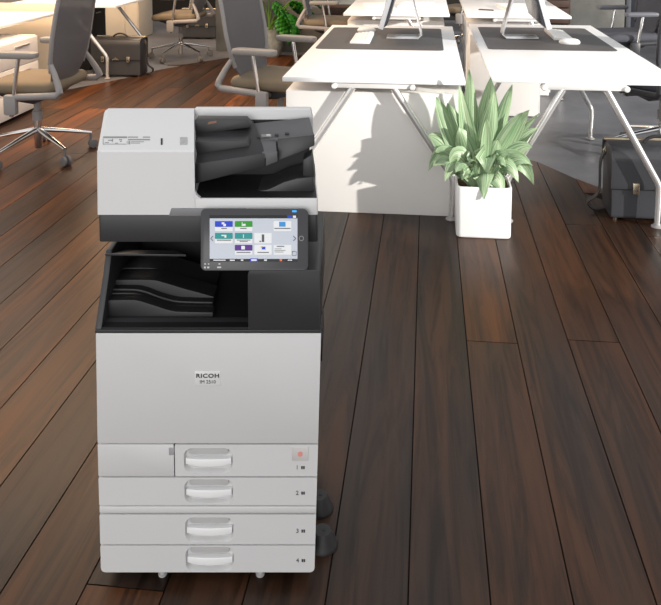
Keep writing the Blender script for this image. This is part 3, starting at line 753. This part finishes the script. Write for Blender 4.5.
# ------------------------------------------------------------------ chairs (face +X, built 1.25 up to sit with the desks)
CS = 1.25
def cpt(p): return tuple(q*CS for q in p)
def make_chair(label, seat_m, mesh_m, frame_m, arm_m, name='office_chair', arms=True):
    t = thing(name, label, 'chair', (0, 0, 0), 0, 'office chairs')
    # seat: rounded cushion
    b = MB(); nx = 10; rings = []
    pts = rpoly([(-0.23, -0.245), (0.25, -0.235), (0.25, 0.235), (-0.23, 0.245)], [0.07, 0.11, 0.11, 0.07], 6)
    for z, s in ((0.42, 0.90), (0.428, 0.97), (0.448, 1.0), (0.468, 0.985), (0.482, 0.94), (0.487, 0.8), (0.488, 0.4)):
        rings.append([cpt((x*s+0.0, y*s, z - 0.02*max(0, (x-0.12))/0.13)) for x, y in pts])
    b.rings(rings).build('seat', seat_m, t, smooth=50)
    # mechanism
    MB().prism([(p[0]*CS, p[1]*CS) for p in ((-0.16, 0.415), (0.17, 0.418), (0.17, 0.40), (0.05, 0.36), (-0.06, 0.345), (-0.12, 0.37))], -0.16*CS, 0.16*CS, bevel=0.01).build('mechanism', DGREYPL, t)
    MB().lathe([(0, .05), (.021, .05), (.021, .115), (.026, .118), (.026, .225), (.030, .23), (.030, .28), (.018, .285), (.018, .38), (0, .38)], (0, 0, 0), 20).bm
    g = MB().lathe([(r*CS, z*CS) for r, z in ((0, .045), (.019, .045), (.022, .05), (.022, .095), (.024, .1), (.024, .215), (0, .215))], (0, 0, 0), 20).build('column', CHROME, t)
    MB().lathe([(r*CS, z*CS) for r, z in ((0, .21), (.03, .215), (.03, .27), (.02, .275), (.02, .36), (0, .36))], (0, 0, 0), 20).build('collar', GREYPL, g)
    for k in range(5):
        a = math.radians(1+72*k); ca, sa = math.cos(a), math.sin(a)
        l = MB().tube([cpt((ca*.02, sa*.02, .155)), cpt((ca*.15, sa*.15, .13)), cpt((ca*.31, sa*.31, .095))], [.021*CS, .017*CS, .011*CS], 12, flat_=0.75).build('star_leg', CHROME, t)
        cb = MB()
        cb.tube([cpt((ca*.305, sa*.305, .098)), cpt((ca*.305, sa*.305, .05))], .007*CS, 8)
        tx, ty = -sa, ca
        for s in (-1, 1):
            o = Vector((ca*.318, sa*.318, .0275))+Vector((tx, ty, 0))*s*.014
            prof = []
            n = 16
            for q, rr in ((-.009, .018), (-.007, .0275), (.007, .0275), (.009, .018)):
                prof.append([tuple((o+Vector((tx, ty, 0))*q+Vector((ca*rr*math.cos(2*PI*i/n), sa*rr*math.cos(2*PI*i/n), rr*math.sin(2*PI*i/n))))*CS) for i in range(n)])
            cb.rings(prof)
        cb.build('caster', CASTER, l)
    # backrest: curved mesh panel narrowing into the seat
    rows = [(.44, -.15, .14), (.48, -.175, .17), (.54, -.195, .205), (.62, -.21, .235), (.74, -.23, .248), (.88, -.255, .245), (1.0, -.28, .24), (1.1, -.30, .23)]
    b = MB(); n = 10; R = []
    for z, x, w in rows:
        R.append([cpt((x-0.035*(1-(2*k/n-1)**2), w*(2*k/n-1), z)) for k in range(n+1)])
    R2 = [[(p[0]-0.008, p[1], p[2]) for p in r] for r in R]
    full = [a+list(reversed(c)) for a, c in zip(R, R2)]
    b.rings(full).build('backrest', mesh_m, t, smooth=60)
    # frame: side rails, joined at the top
    fr = MB()
    side = [cpt((x, -w, z)) for z, x, w in rows[2:]]
    top = [cpt((rows[-1][1]-0.035*(1-(2*k/6-1)**2), rows[-1][2]*(2*k/6-1), rows[-1][0]+0.005)) for k in range(1, 6)]
    other = [cpt((x, w, z)) for z, x, w in reversed(rows[2:])]
    fr.tube(side+top+other, .0125*CS, 10)
    fr.build('back_frame', frame_m, t)
    for s in (-1, 1):
        br = MB()
        br.tube([cpt((-.20, s*.22, .60)), cpt((-.235, s*.24, .54)), cpt((-.268, s*.262, .47)), cpt((-.275, s*.268, .445)), cpt((-.255, s*.27, .425)), cpt((-.15, s*.27, .418)), cpt((.0, s*.268, .41)), cpt((.045, s*.268, .40))], [c_*CS for c_ in (.014, .016, .019, .021, .021, .02, .02, .02)], 12)
        if arms: br.box(cpt((-.025, s*.27-.022, .31)), cpt((.05, s*.27+.022, .425)), .012*CS)
        br.tube([cpt((.01, s*.26, .385)), cpt((0, s*.1, .385))], .016*CS, 8)
        br.build('support_arm', frame_m, t)
        if not arms: continue
        MB().tube([cpt((.012, s*.27, .30)), cpt((-.045, s*.275, .645))], .012*CS, 12).build('arm_post', CHROME, t)
        ap = rpoly([(-.165, -.036), (.115, -.034), (.115, .034), (-.165, .036)], [.03]*4, 5)
        MB().rings([[cpt((x*f, s*.285+y*f, z)) for x, y in ap] for z, f in ((.636, .86), (.641, .97), (.655, 1.0), (.668, .97), (.672, .85))]).build('armrest', arm_m, t, smooth=50)
    return t
ch1 = make_chair('grey mesh office chair with beige seat beside left edge, its whole star base showing', SEAT_B, MESHF, GREYPL, ARMPAD)
ch1.location = (-2.89, 5.46, 0); ch1.rotation_euler.z = PI
dup(ch1, (-1.10, 5.74, 0), math.radians(-15), 'grey mesh office chair with beige seat directly behind the copier, facing the sunlit desk')
dup(ch1, (-3.17, 9.72, 0), PI, 'grey office chair far back at left, between briefcase and concrete pillar')
ch2 = make_chair('charcoal office chair at the right edge, behind the right desk and above the large briefcase', SEAT_D, MESHD, DGREYPL, ARMPAD_D, arms=False)
ch3 = make_chair('charcoal office chair at back right before the concrete wall, both armrests showing', SEAT_D, MESHD, DGREYPL, ARMPAD_D)
ch3.location = (2.06, 8.45, 0); ch3.rotation_euler.z = math.radians(190)
ch2.location = (1.76, 5.98, 0); ch2.rotation_euler.z = math.radians(116)
dup(ch1, (-1.18, 9.3, 0), math.radians(3), 'grey office chair at the rear desk, just right of the monstera leaves')
dup(ch1, (0.50, 10.9, 0), math.radians(170), 'grey office chair far back in the gap between the two desk rows')

# ------------------------------------------------------------------ things on the desks
def rr_box(w, d, h, r, bevel=0.0): 
    return MB().prism(rrect(-w/2, -d/2, w/2, d/2, r, 5), 0, h, 'z', bevel)
p = rr_box(0.92, 1.17, 0.004, 0.04).build('desk_pad', PAD, loc=(-0.342, 6.09, DZ)); tag(p, 'dark grey desk pad on the sunlit desk behind the copier', 'desk pad', 'desk pads')
p = rr_box(0.89, 1.2, 0.004, 0.04).build('desk_pad', PAD, loc=(0.875, 6.12, DZR)); tag(p, 'dark grey desk pad on the right desk, under monitor, keyboard and mouse', 'desk pad', 'desk pads')
PZ = DZ+0.004
def keyboard(x, y, rz, label, PZ=PZ):
    t = thing('keyboard', label, 'keyboard', (x, y, PZ), rz, 'white keyboards')
    w, d = 0.15, 0.5
    MB().prism([(-w/2, 0), (w/2, 0), (w/2, 0.012), (-w/2, 0.028)], -d/2, d/2, 'y', 0.003).build('keyboard_base', KEYW, t)
    k = MB()
    sl = (0.012-0.028)/w
    for i in range(4):
        for j in range(14):
            kx = -w/2+0.012+i*0.0305; ky = -d/2+0.012+j*0.0343
            z = 0.028+sl*(kx+w/2+0.013)
            k.box((kx, ky, z-0.002), (kx+0.025, ky+0.028, z+0.003), 0.002, 1)
    k.build('keys', KEYW, t)
    return t
keyboard(-0.50, 6.0, math.radians(180), 'white keyboard on the sunlit desk pad behind the copier')
keyboard(1.03, 6.24, 0, 'white keyboard on the right desk pad beside the mouse', DZR+0.004)
def mouse(x, y, rz, label, PZ=PZ):
    b = MB(); rings = []
    pts = [(0.058*math.cos(a), 0.034*math.sin(a)) for a in [2*PI*k/24 for k in range(24)]]
    for z, s in ((0, .94), (.006, 1.0), (.016, .97), (.025, .84), (.031, .58), (.033, .2)):
        rings.append([(px*1.35*s, py*1.35*s, z*1.2) for px, py in pts])
    o = b.rings(rings).build('computer_mouse', KEYW, None, 60, (x, y, PZ)); o.rotation_euler.z = rz
    return tag(o, label, 'mouse', 'white mice')
mouse(at(569.5, 43.5, z=PZ+.015).x, at(569.5, 43.5, z=PZ+.015).y, 0.0, 'white computer mouse in front of the keyboard on the right desk pad', DZR+0.004)
mouse(-0.50, 6.42, 0.0, 'white computer mouse behind the keyboard on the sunlit desk pad')
def monitor(x, y, s, label, rz=0.0, PZ=PZ):
    """s = -1: screen faces -X, +1: faces +X"""
    t = thing('computer_monitor', label, 'monitor', (x, y, PZ), rz, 'computer monitors')
    # foot plate and bent stand, in the XZ plane behind the screen
    MB().box((min(s*-.02, s*.23), -.1, 0), (max(s*-.02, s*.23), .1, .012), .004).build('foot', ALU, t)
    st = MB()
    path = [(s*.02, 0, .006), (s*-.02, 0, .010), (s*-.04, 0, .03), (s*-.035, 0, .06), (s*.03, 0, .30), (s*.06, 0, .42)]
    st.rings([[(px, py, pz) for px, py, pz in ((p[0]-0.007*1, -.085, p[2]), (p[0]+0.007, -.085, p[2]), (p[0]+0.007, .085, p[2]), (p[0]-0.007, .085, p[2]))] for p in path])
    st.build('stand', ALU, t)
    # display slab, leaning back
    th = math.radians(16)
    def P(a, h): return (s*(.245+a*math.cos(th)-h*math.sin(th)), .115+h*math.cos(th)+a*math.sin(th))
    hw, hh = .42, .52
    MB().prism([P(-.006, 0), P(.03, 0), P(.03, hh), P(-.006, hh)], -hw, hw, 'y', .003).build('display_frame', MONF, t)
    MB().prism([P(-.026, .04), P(-.005, .012), P(-.005, hh-.012), P(-.026, hh-.04)], -hw+.012, hw-.012, 'y', .003).build('display_back', MONB, t)
    MB().prism([P(.0295, .02), P(.0315, .02), P(.0315, hh-.015), P(.0295, hh-.015)], -hw+.015, hw-.015, 'y').build('screen', SCRN, t)
    return t
monitor(-0.085, 6.12, -1, 'silver computer monitor seen edge on, on the sunlit desk behind the copier')
monitor(0.62, 6.12, 1, 'silver computer monitor seen edge on, on the right desk above the plant', 0.0, DZR+0.004)
# papers and a pen on the rear desks
for (x, y, rz, lab) in ((-0.52, 8.35, .1, 'white paper stack on the rear desk, left of the monitor top'), (-0.12, 8.5, -.15, 'white paper stack on the rear desk, right of the monitor top'), (0.95, 8.45, .2, 'white paper stack on the rear right desk near the monitor')):
    pb = MB(); rnd = random.Random(int(x*100))
    for k in range(8):
        a = rnd.uniform(-.03, .03)
        pb.box((-.16, -.22, .004*k), (.16, .22, .004*k+.0035), 0, 1, Matrix.Rotation(a, 4, 'Z'))
    o = pb.build('paper_stack', PAPER, None, 30, (x, y, DZ)); o.rotation_euler.z = rz; tag(o, lab, 'papers', 'paper stacks')
pn_ = MB().tube([(0, -.09, .007), (0, .06, .007), (0, .075, .004)], [.007, .007, .002], 10).build('pen', INK, None, 40, (0.60, 8.2, DZ)); pn_.rotation_euler.z = 1.2; tag(pn_, 'small dark pen lying on the rear right desk', 'pen')

# ------------------------------------------------------------------ briefcases
def make_bag(label):
    t = thing('briefcase', label, 'bag', (0, 0, 0), 0, 'black leather briefcases')
    W, D, Hh = 0.56, 0.24, 0.42
    # front faces -Y; body with bulging gusset sides
    MB().prism(rpoly([(-D/2, 0.012), (D/2, 0.012), (D/2, Hh-.03), (D/2-.05, Hh), (-D/2+.05, Hh), (-D/2, Hh-.03)], [.02, .02, .03, .02, .02, .03], 4), 0, W, 'x', .006).build('bag_body', LEATHER, t)
    # flap from the back over the top, down the front
    fl = [(D/2+.004, Hh-.12), (D/2+.006, Hh-.02), (D/2-.04, Hh+.014), (-D/2+.03, Hh+.012), (-D/2-.012, Hh-.03), (-D/2-.016, Hh-.1), (-D/2-.014, Hh-.225)]
    P = scurve(fl); fb = MB(); R = []
    for y, z in P: R.append([(-.006, y, z), (W+.006, y, z)])
    out = [(y, z) for y, z in P]; inn = [(y*0.965, z-.006) for y, z in reversed(P)]
    fb.prism(out+inn, -.008, W+.008, 'x', .001).build('flap', LEATHER, t)
    MB().tube([(-.012, D/2-.06, Hh+.018), (W+.012, D/2-.06, Hh+.018)], .011, 10).build('top_bar', BUCKLE, t)
    MB().tube(bez((.2, 0, Hh+.01), (.22, 0, Hh+.075), (.36, 0, Hh+.075), (.38, 0, Hh+.01)), .01, 10).build('handle', BLACKST, t)
    for x in (.13, W-.13):
        lk = MB().box((x-.019, -D/2-.03, Hh-.25), (x+.019, -D/2-.008, Hh-.185), .004).build('lock', BUCKLE, t)
        MB().lathe([(0, 0), (.009, 0), (.009, .003), (0, .003)], (x, -D/2-.033, Hh-.228), 12, 'y').build('keyhole', INK, lk)
    MB().prism([(W/2-.045, Hh-.226), (W/2+.045, Hh-.226), (W/2, Hh-.195)], -D/2-.02, -D/2-.013).build('emblem', BUCKLE, t)
    for x in (.03, W-.03):
        MB().lathe([(0, 0), (.012, 0), (.014, .02), (0, .02)], (x, -D/2+.03, 0), 10).build('stud', BUCKLE, t)
        MB().lathe([(0, 0), (.012, 0), (.014, .02), (0, .02)], (x, D/2-.03, 0), 10).build('stud', BUCKLE, t)
    return t
def bag_strap(t, side):
    x = -.012 if side < 0 else .572
    s = side
    pts = bez((x, .02, .37), (x+s*.05, -.0, .34), (x+s*.03, -.03, .22), (x+s*.045, -.05, .16), 8) + bez((x+s*.045, -.05, .16), (x+s*.06, -.06, .1), (x+s*.13, -.04, .1), (x+s*.10, -.02, .055), 6)[1:] + bez((x+s*.10, -.02, .055), (x+s*.08, -.01, .02), (x+s*.03, .03, .012), (x+s*.0, .06, .012), 6)[1:]
    b = MB(); R = []
    for i, p in enumerate(pts):
        a = pts[max(0, i-1)]; c_ = pts[min(len(pts)-1, i+1)]
        tt = (c_-a).normalized(); w = Vector((0, 1, 0)); n = tt.cross(w).normalized()
        w = n.cross(tt)
        R.append([p+w*.021+n*.003, p-w*.021+n*.003, p-w*.021-n*.003, p+w*.021-n*.003])
    sp = b.rings(R).build('shoulder_strap', BLACKST, t)
    MB().tube([(x, .02, .35), (x+s*.012, .02, .378), (x+s*.0, .02, .40), (x-s*.002, .02, .37)], .006, 8).build('ring', BUCKLE, sp)
    return sp
bag1 = make_bag('large black leather briefcase by the right desk leg, nearest the camera')
bag1.location = (at(612, 222, z=0).x, 4.69, 0)
bag2 = dup(bag1, (-3.79, 8.56, 0), 0, 'black leather briefcase on concrete behind the left chair')
bag3 = dup(bag1, (-3.74, 11.55, 0), 0, 'black leather briefcase far back, half hidden behind concrete pillar')
bag_strap(bag1, -1); bag_strap(bag2, 1)

# ------------------------------------------------------------------ the potted plant
pf = at(483.5, 238.5, z=0)
POTC_ = Vector((at(483.5, 238.5, z=0).x, pf.y+0.112, 0))
pt = thing('potted_plant', 'leafy pale green plant in a square white pot', 'plant', POTC_)
PH = 0.287; hw = 0.152; hd = 0.115
R = []
for z, s in ((0, .93), (.004, .97), (.012, .985), (PH-.008, 1.0), (PH-.002, .995), (PH, .975), (PH, .93), (PH-.01, .915), (PH-.05, .91)):
    R.append([(x*s, y*s, z) for x, y in rrect(-hw, -hd, hw, hd, .028, 6)])
MB().rings(R).build('pot', POTW, pt, smooth=40)
b = MB(); b.rings([[(x*.91, y*.91, z) for x, y in rrect(-hw, -hd, hw, hd, .028, 6)] for z in (PH-.06, PH-.022)]).build('soil', SOIL, pt)
def add_leaf(bm, uvl, base, tip, arch, width, twist=0.0, nrow=12, shape=None):
    base, tip = Vector(base), Vector(tip)
    d = tip-base; up = Vector((0, 0, 1))
    c1 = base + d*0.3 + up*arch*0.9; c2 = base + d*0.72 + up*arch
    P = bez(base, c1, c2, tip, nrow)
    hor = Vector((d.x, d.y, 0))
    if hor.length < 0.02: hor = Vector((0, -1, 0))
    side0 = Vector((-hor.y, hor.x, 0)).normalized()
    cols = 4; grid = []
    for i, p in enumerate(P):
        t = i/nrow
        tan = (P[min(i+1, nrow)]-P[max(i-1, 0)]).normalized()
        face = tan.cross(Vector((0.05, -0.9, 0.42)))
        if face @ side0 < 0: face = -face
        if face.length > 0.05: side1 = (side0*0.12 + face.normalized())
        else: side1 = side0
        side = (side1 - tan*(side1 @ tan)).normalized()
        side = Matrix.Rotation(twist, 3, tan) @ side
        nrm = side.cross(tan)
        if nrm.z < 0 and abs(twist) < 0.1: nrm = -nrm
        w = width*(0.05+0.95*max(0, math.sin(PI*t**0.92))**0.95)
        if i == nrow: w = width*0.01
        if t < 0.15: w = width*(0.25+t*1.6)
        row = []
        for k in range(cols+1):
            q = 2*k/cols-1
            fold = -abs(q)**1.3*w*0.22*-1
            row.append((p + side*q*w*0.5 + nrm*(abs(q)*w*0.16) + nrm*(0.006*math.sin(7*t+q*2)), (k/cols, t)))
        grid.append(row)
    vs = [[(bm.verts.new(p), uv) for p, uv in r] for r in grid]
    for a, c_ in zip(vs, vs[1:]):
        for k in range(cols):
            q = (a[k], a[k+1], c_[k+1], c_[k])
            f = bm.faces.new([x[0] for x in q]); f.smooth = True
            for lp, x in zip(f.loops, q): lp[uvl].uv = (x[1][0]+hash_off[0], x[1][1]+hash_off[0])
hash_off = [0.0]
cxp, cyp = 420, 65
def ppx(x, y): return cxp+x/3.36, cyp+y/3.36
LEAVES = [  # tip (crop px), base (crop px), depth of tip (m, - = nearer), arch, width (crop px), twist
    ((165, 15), (195, 370), .05, 0.0, 52, .2), ((130, 65), (190, 370), -.02, .0, 44, -.3), ((238, 40), (205, 370), .10, .0, 60, .1), ((310, 67), (215, 370), .06, .02, 46, .3),
    ((250, 85), (205, 370), -.03, .0, 48, -.2), ((188, 120), (198, 360), .08, 0, 42, .3), ((55, 108), (175, 360), .03, .03, 62, .2), ((92, 128), (180, 360), .08, .03, 50, .0), ((130, 208), (190, 372), -.10, .03, 48, .2),
    ((28, 238), (180, 370), -.02, .08, 48, 0), ((50, 293), (178, 378), -.10, .09, 40, 0), ((28, 355), (175, 380), .0, .17, 40, 0), ((45, 340), (178, 382), -.12, .12, 42, 0), ((84, 392), (182, 385), -.17, .13, 46, 0), ((120, 360), (185, 380), -.2, .1, 40, 0), ((140, 388), (190, 385), -.2, .1, 36, 0),
    ((368, 150), (218, 372), .05, .05, 50, 0), ((345, 160), (215, 372), -.04, .04, 40, .2), ((405, 160), (222, 375), .12, .05, 24, 0), ((395, 212), (222, 375), .1, .05, 26, 0),
    ((378, 276), (222, 378), -.02, .08, 46, 0), ((378, 338), (222, 380), -.08, .12, 42, 0), ((382, 402), (222, 382), -.06, .18, 38, 0), ((332, 396), (220, 385), -.16, .14, 42, 0), ((285, 446), (216, 388), -.2, .13, 44, 0),
    ((215, 452), (205, 385), -.24, .14, 52, 0), ((225, 366), (208, 380), -.22, .16, 52, 0), ((262, 250), (210, 370), -.08, .02, 40, .2), ((300, 300), (215, 380), -.14, .06, 40, 0), ((70, 270), (180, 375), .1, .06, 40, 0), ((330, 240), (216, 372), .1, .04, 40, 0),
    ((225, 180), (205, 370), -.12, .02, 38, .3), ((100, 330), (185, 384), -.18, .12, 40, 0), ((352, 300), (220, 380), .04, .1, 42, 0), ((165, 330), (195, 384), -.2, .1, 36, 0), ((290, 345), (212, 384), -.2, .11, 38, 0)]
bm = bmesh.new(); uvl = bm.loops.layers.uv.new('UVMap')
for i, (tp, bs, dy, arch, w, tw) in enumerate(LEAVES):
    hash_off[0] = (i*0.377) % 7
    tu, tv = ppx(*tp)
    T = at(tu, tv, Y=POTC_.y+dy*0.55) - POTC_
    bu, bv = ppx(*bs)
    B = Vector((at(bu, bv, Y=POTC_.y).x-POTC_.x, max(-.05, min(.05, dy*0.25)), PH-.03))
    add_leaf(bm, uvl, B, T, arch*1.15, w/3.36/780*4.4*(1.25 if tp[1] < 200 else 1.6)*(0.85+0.3*((i*7)%5)/4), tw*0.6+0.3*math.sin(i*2.3))
me = bpy.data.meshes.new('foliage'); bm.to_mesh(me); bm.free(); me.materials.append(LEAF)
fo = bpy.data.objects.new('foliage', me); COL.objects.link(fo); fo.parent = pt

# ------------------------------------------------------------------ monstera by the concrete wall
mp_ = at(278, 51, z=0); mpos = Vector((mp_.x, 9.98, 0))
mt = thing('monstera_plant', 'dark green monstera in a round concrete pot by the concrete wall', 'plant', mpos)
MB().lathe([(0, 0), (.10, 0), (.12, .03), (.15, .12), (.15, .2), (.13, .31), (.15, .37), (.14, .37), (.12, .33), (0, .33)], (0, 0, 0), 28).build('pot', POTC, mt)
MB().lathe([(0, .325), (.115, .325), (.115, .335), (0, .335)], (0, 0, 0), 20).build('soil', SOIL, mt)
def monstera_leaf(bm, uvl, c, size, yaw, pitch, roll):
    M = Matrix.Translation(c) @ Matrix.Rotation(yaw, 4, 'Z') @ Matrix.Rotation(pitch, 4, 'Y') @ Matrix.Rotation(roll, 4, 'X')
    n = 7
    for s in (-1, 1):
        for k in range(n):
            # one lobe between two cuts, running out from the midrib
            t0, t1 = k/n, (k+0.82)/n
            def w(t): return math.sin(PI*(0.12+0.86*t)**0.75)*0.52+0.03
            pts = [(t0, .0), (t1+.03, .0), (t1+.06, w(t1)*.55), (t1+.10, w(t1)*.96), ((t0+t1)/2+.12, w((t0+t1)/2)*1.02), (t0+.05, w(t0)*.9), (t0+.01, w(t0)*.5)]
            vs = []
            for x, y in pts:
                vs.append(bm.verts.new(M @ Vector(((x)*size, s*y*size, -0.22*size*(y**2) - 0.25*size*x*x))))
            f = bm.faces.new(vs if s > 0 else list(reversed(vs))); f.smooth = True
            for lp in f.loops: lp[uvl].uv = (lp.vert.co.x*3, lp.vert.co.y*3)
bm = bmesh.new(); uvl = bm.loops.layers.uv.new('UVMap')
sb = MB()
for (u, v, dy, sz, yw, pt_, rl) in ((273, 3, -.1, .34, 10, 35, 20), (290, 2, -.12, .36, 15, 20, -25), (281, 7, -.2, .30, -30, 40, -30), (286, 14, -.22, .36, -50, 55, 0), (262, 1, 0, .32, 170, 30, 10), (296, 6, -.05, .3, 20, 25, -20), (300, -6, 0, .34, 30, 20, 0), (268, -14, 0, .36, 200, 20, 0)):
    c = at(u, v, Y=mpos.y+dy)-mpos
    monstera_leaf(bm, uvl, c, sz, math.radians(yw), math.radians(pt_), math.radians(rl))
    sb.tube(bez((random.uniform(-.04, .04), 0, .33), (random.uniform(-.06, .06), 0, .5), (c.x*0.7, c.y*0.7, c.z*0.9), c, 6), .009, 6)
me = bpy.data.meshes.new('foliage'); bm.to_mesh(me); bm.free(); me.materials.append(LEAFM)
fo = bpy.data.objects.new('foliage', me); COL.objects.link(fo); fo.parent = mt
sd = fo.modifiers.new('thick', 'SOLIDIFY'); sd.thickness = 0.003
sb.build('stems', STEM, mt)

# ------------------------------------------------------------------ wooden crates stacked at the back
def crate(loc, label, w=.7, d=.4, h=.34, rows=3):
    t = thing('wooden_crate', label, 'crate', loc, 0, 'wooden crates at the back')
    for k in range(3):
        z = k*(h/3)
        if k < rows: MB().box((-w/2, -d/2, z+.004), (w/2, -d/2+.016, z+h/3-.012), .002).build('slat', WOODSH, t)
        MB().box((-w/2, d/2-.016, z+.004), (w/2, d/2, z+h/3-.012), .002).build('slat', WOODSH, t)
    for s in (-1, 1): MB().box((s*w/2-.02, -d/2+.016, 0), (s*w/2+.02, d/2-.016, h), .002).build('end_board', WOODSH, t)
    return t
crate((1.62, 11.3, 0), 'wooden slat crate at back right beside concrete wall, lowest of its stack', rows=2)
crate((1.62, 11.3, .341), 'wooden slat crate at back right beside concrete wall, on top of another')
tb = MB().prism(rrect(-.25, -.12, .25, .12, .02, 3), 0, .29, 'z', .006).build('storage_box', TEAL, None, 40, (1.62, 11.28, .003)); tag(tb, 'teal box inside the lowest wooden crate at back right', 'box')
crate((-1.05, 10.05, 0), 'wooden slat crate beside concrete pillar, lowest behind the rear left desk', .5)
crate((-1.05, 10.05, .341), 'wooden slat crate beside concrete pillar, upper one behind the rear left desk', .5)

# ------------------------------------------------------------------ light
w = bpy.data.worlds.new('World'); S.world = w; w.use_nodes = True
bg = w.node_tree.nodes['Background']; bg.inputs[0].default_value = (0.98, 0.985, 1.0, 1); bg.inputs[1].default_value = 0.74
def sun(dirv, e, col, ang):
    l = bpy.data.lights.new('sun', 'SUN'); l.energy = e; l.color = col; l.angle = math.radians(ang)
    o = bpy.data.objects.new('sun', l); COL.objects.link(o); o.rotation_euler = Vector(dirv).to_track_quat('-Z', 'Y').to_euler(); return o
sun((-.5, .26, -.125), 4.6, (1.0, 0.96, 0.9), 0.9)
def area(loc, target, size, e, col, sy_=None):
    l = bpy.data.lights.new('area_light', 'AREA'); l.energy = e; l.color = col; l.size = size
    if sy_: l.shape = 'RECTANGLE'; l.size_y = sy_
    o = bpy.data.objects.new('area_light', l); COL.objects.link(o); o.location = loc
    o.rotation_euler = (Vector(target)-Vector(loc)).to_track_quat('-Z', 'Y').to_euler(); return o
area((-0.8, -2.6, 1.9), (-0.6, 2, 0.8), 2.6, 70, (1.0, 0.985, 0.97))  # added frontal fill behind the camera, brightens the copier front
area((-3.2, 6.5, 3.2), (-3.3, 7.8, 0), 2.4, 170, (1.0, 0.64, 0.34))
area((-4.2, 10.5, 3.0), (-4.0, 10.6, 0), 1.2, 60, (1.0, 0.64, 0.34))

# ------------------------------------------------------------------ camera
cam = bpy.data.cameras.new('camera'); co = bpy.data.objects.new('camera', cam); COL.objects.link(co)
cam.sensor_fit = 'HORIZONTAL'; cam.sensor_width = 36; cam.lens = FPX/661*36
cam.shift_x = (330.5-PX)/661; cam.shift_y = (PY-302.5)/661
co.location = EYEP
co.rotation_euler = Matrix((CR, CU, -CF)).transposed().to_euler()
cam.clip_start = 0.05; cam.clip_end = 100
S.camera = co
S.view_settings.view_transform = 'Standard'; S.view_settings.look = 'None'; S.view_settings.gamma = 1; S.view_settings.use_curve_mapping = False
S.view_settings.exposure = 0.26
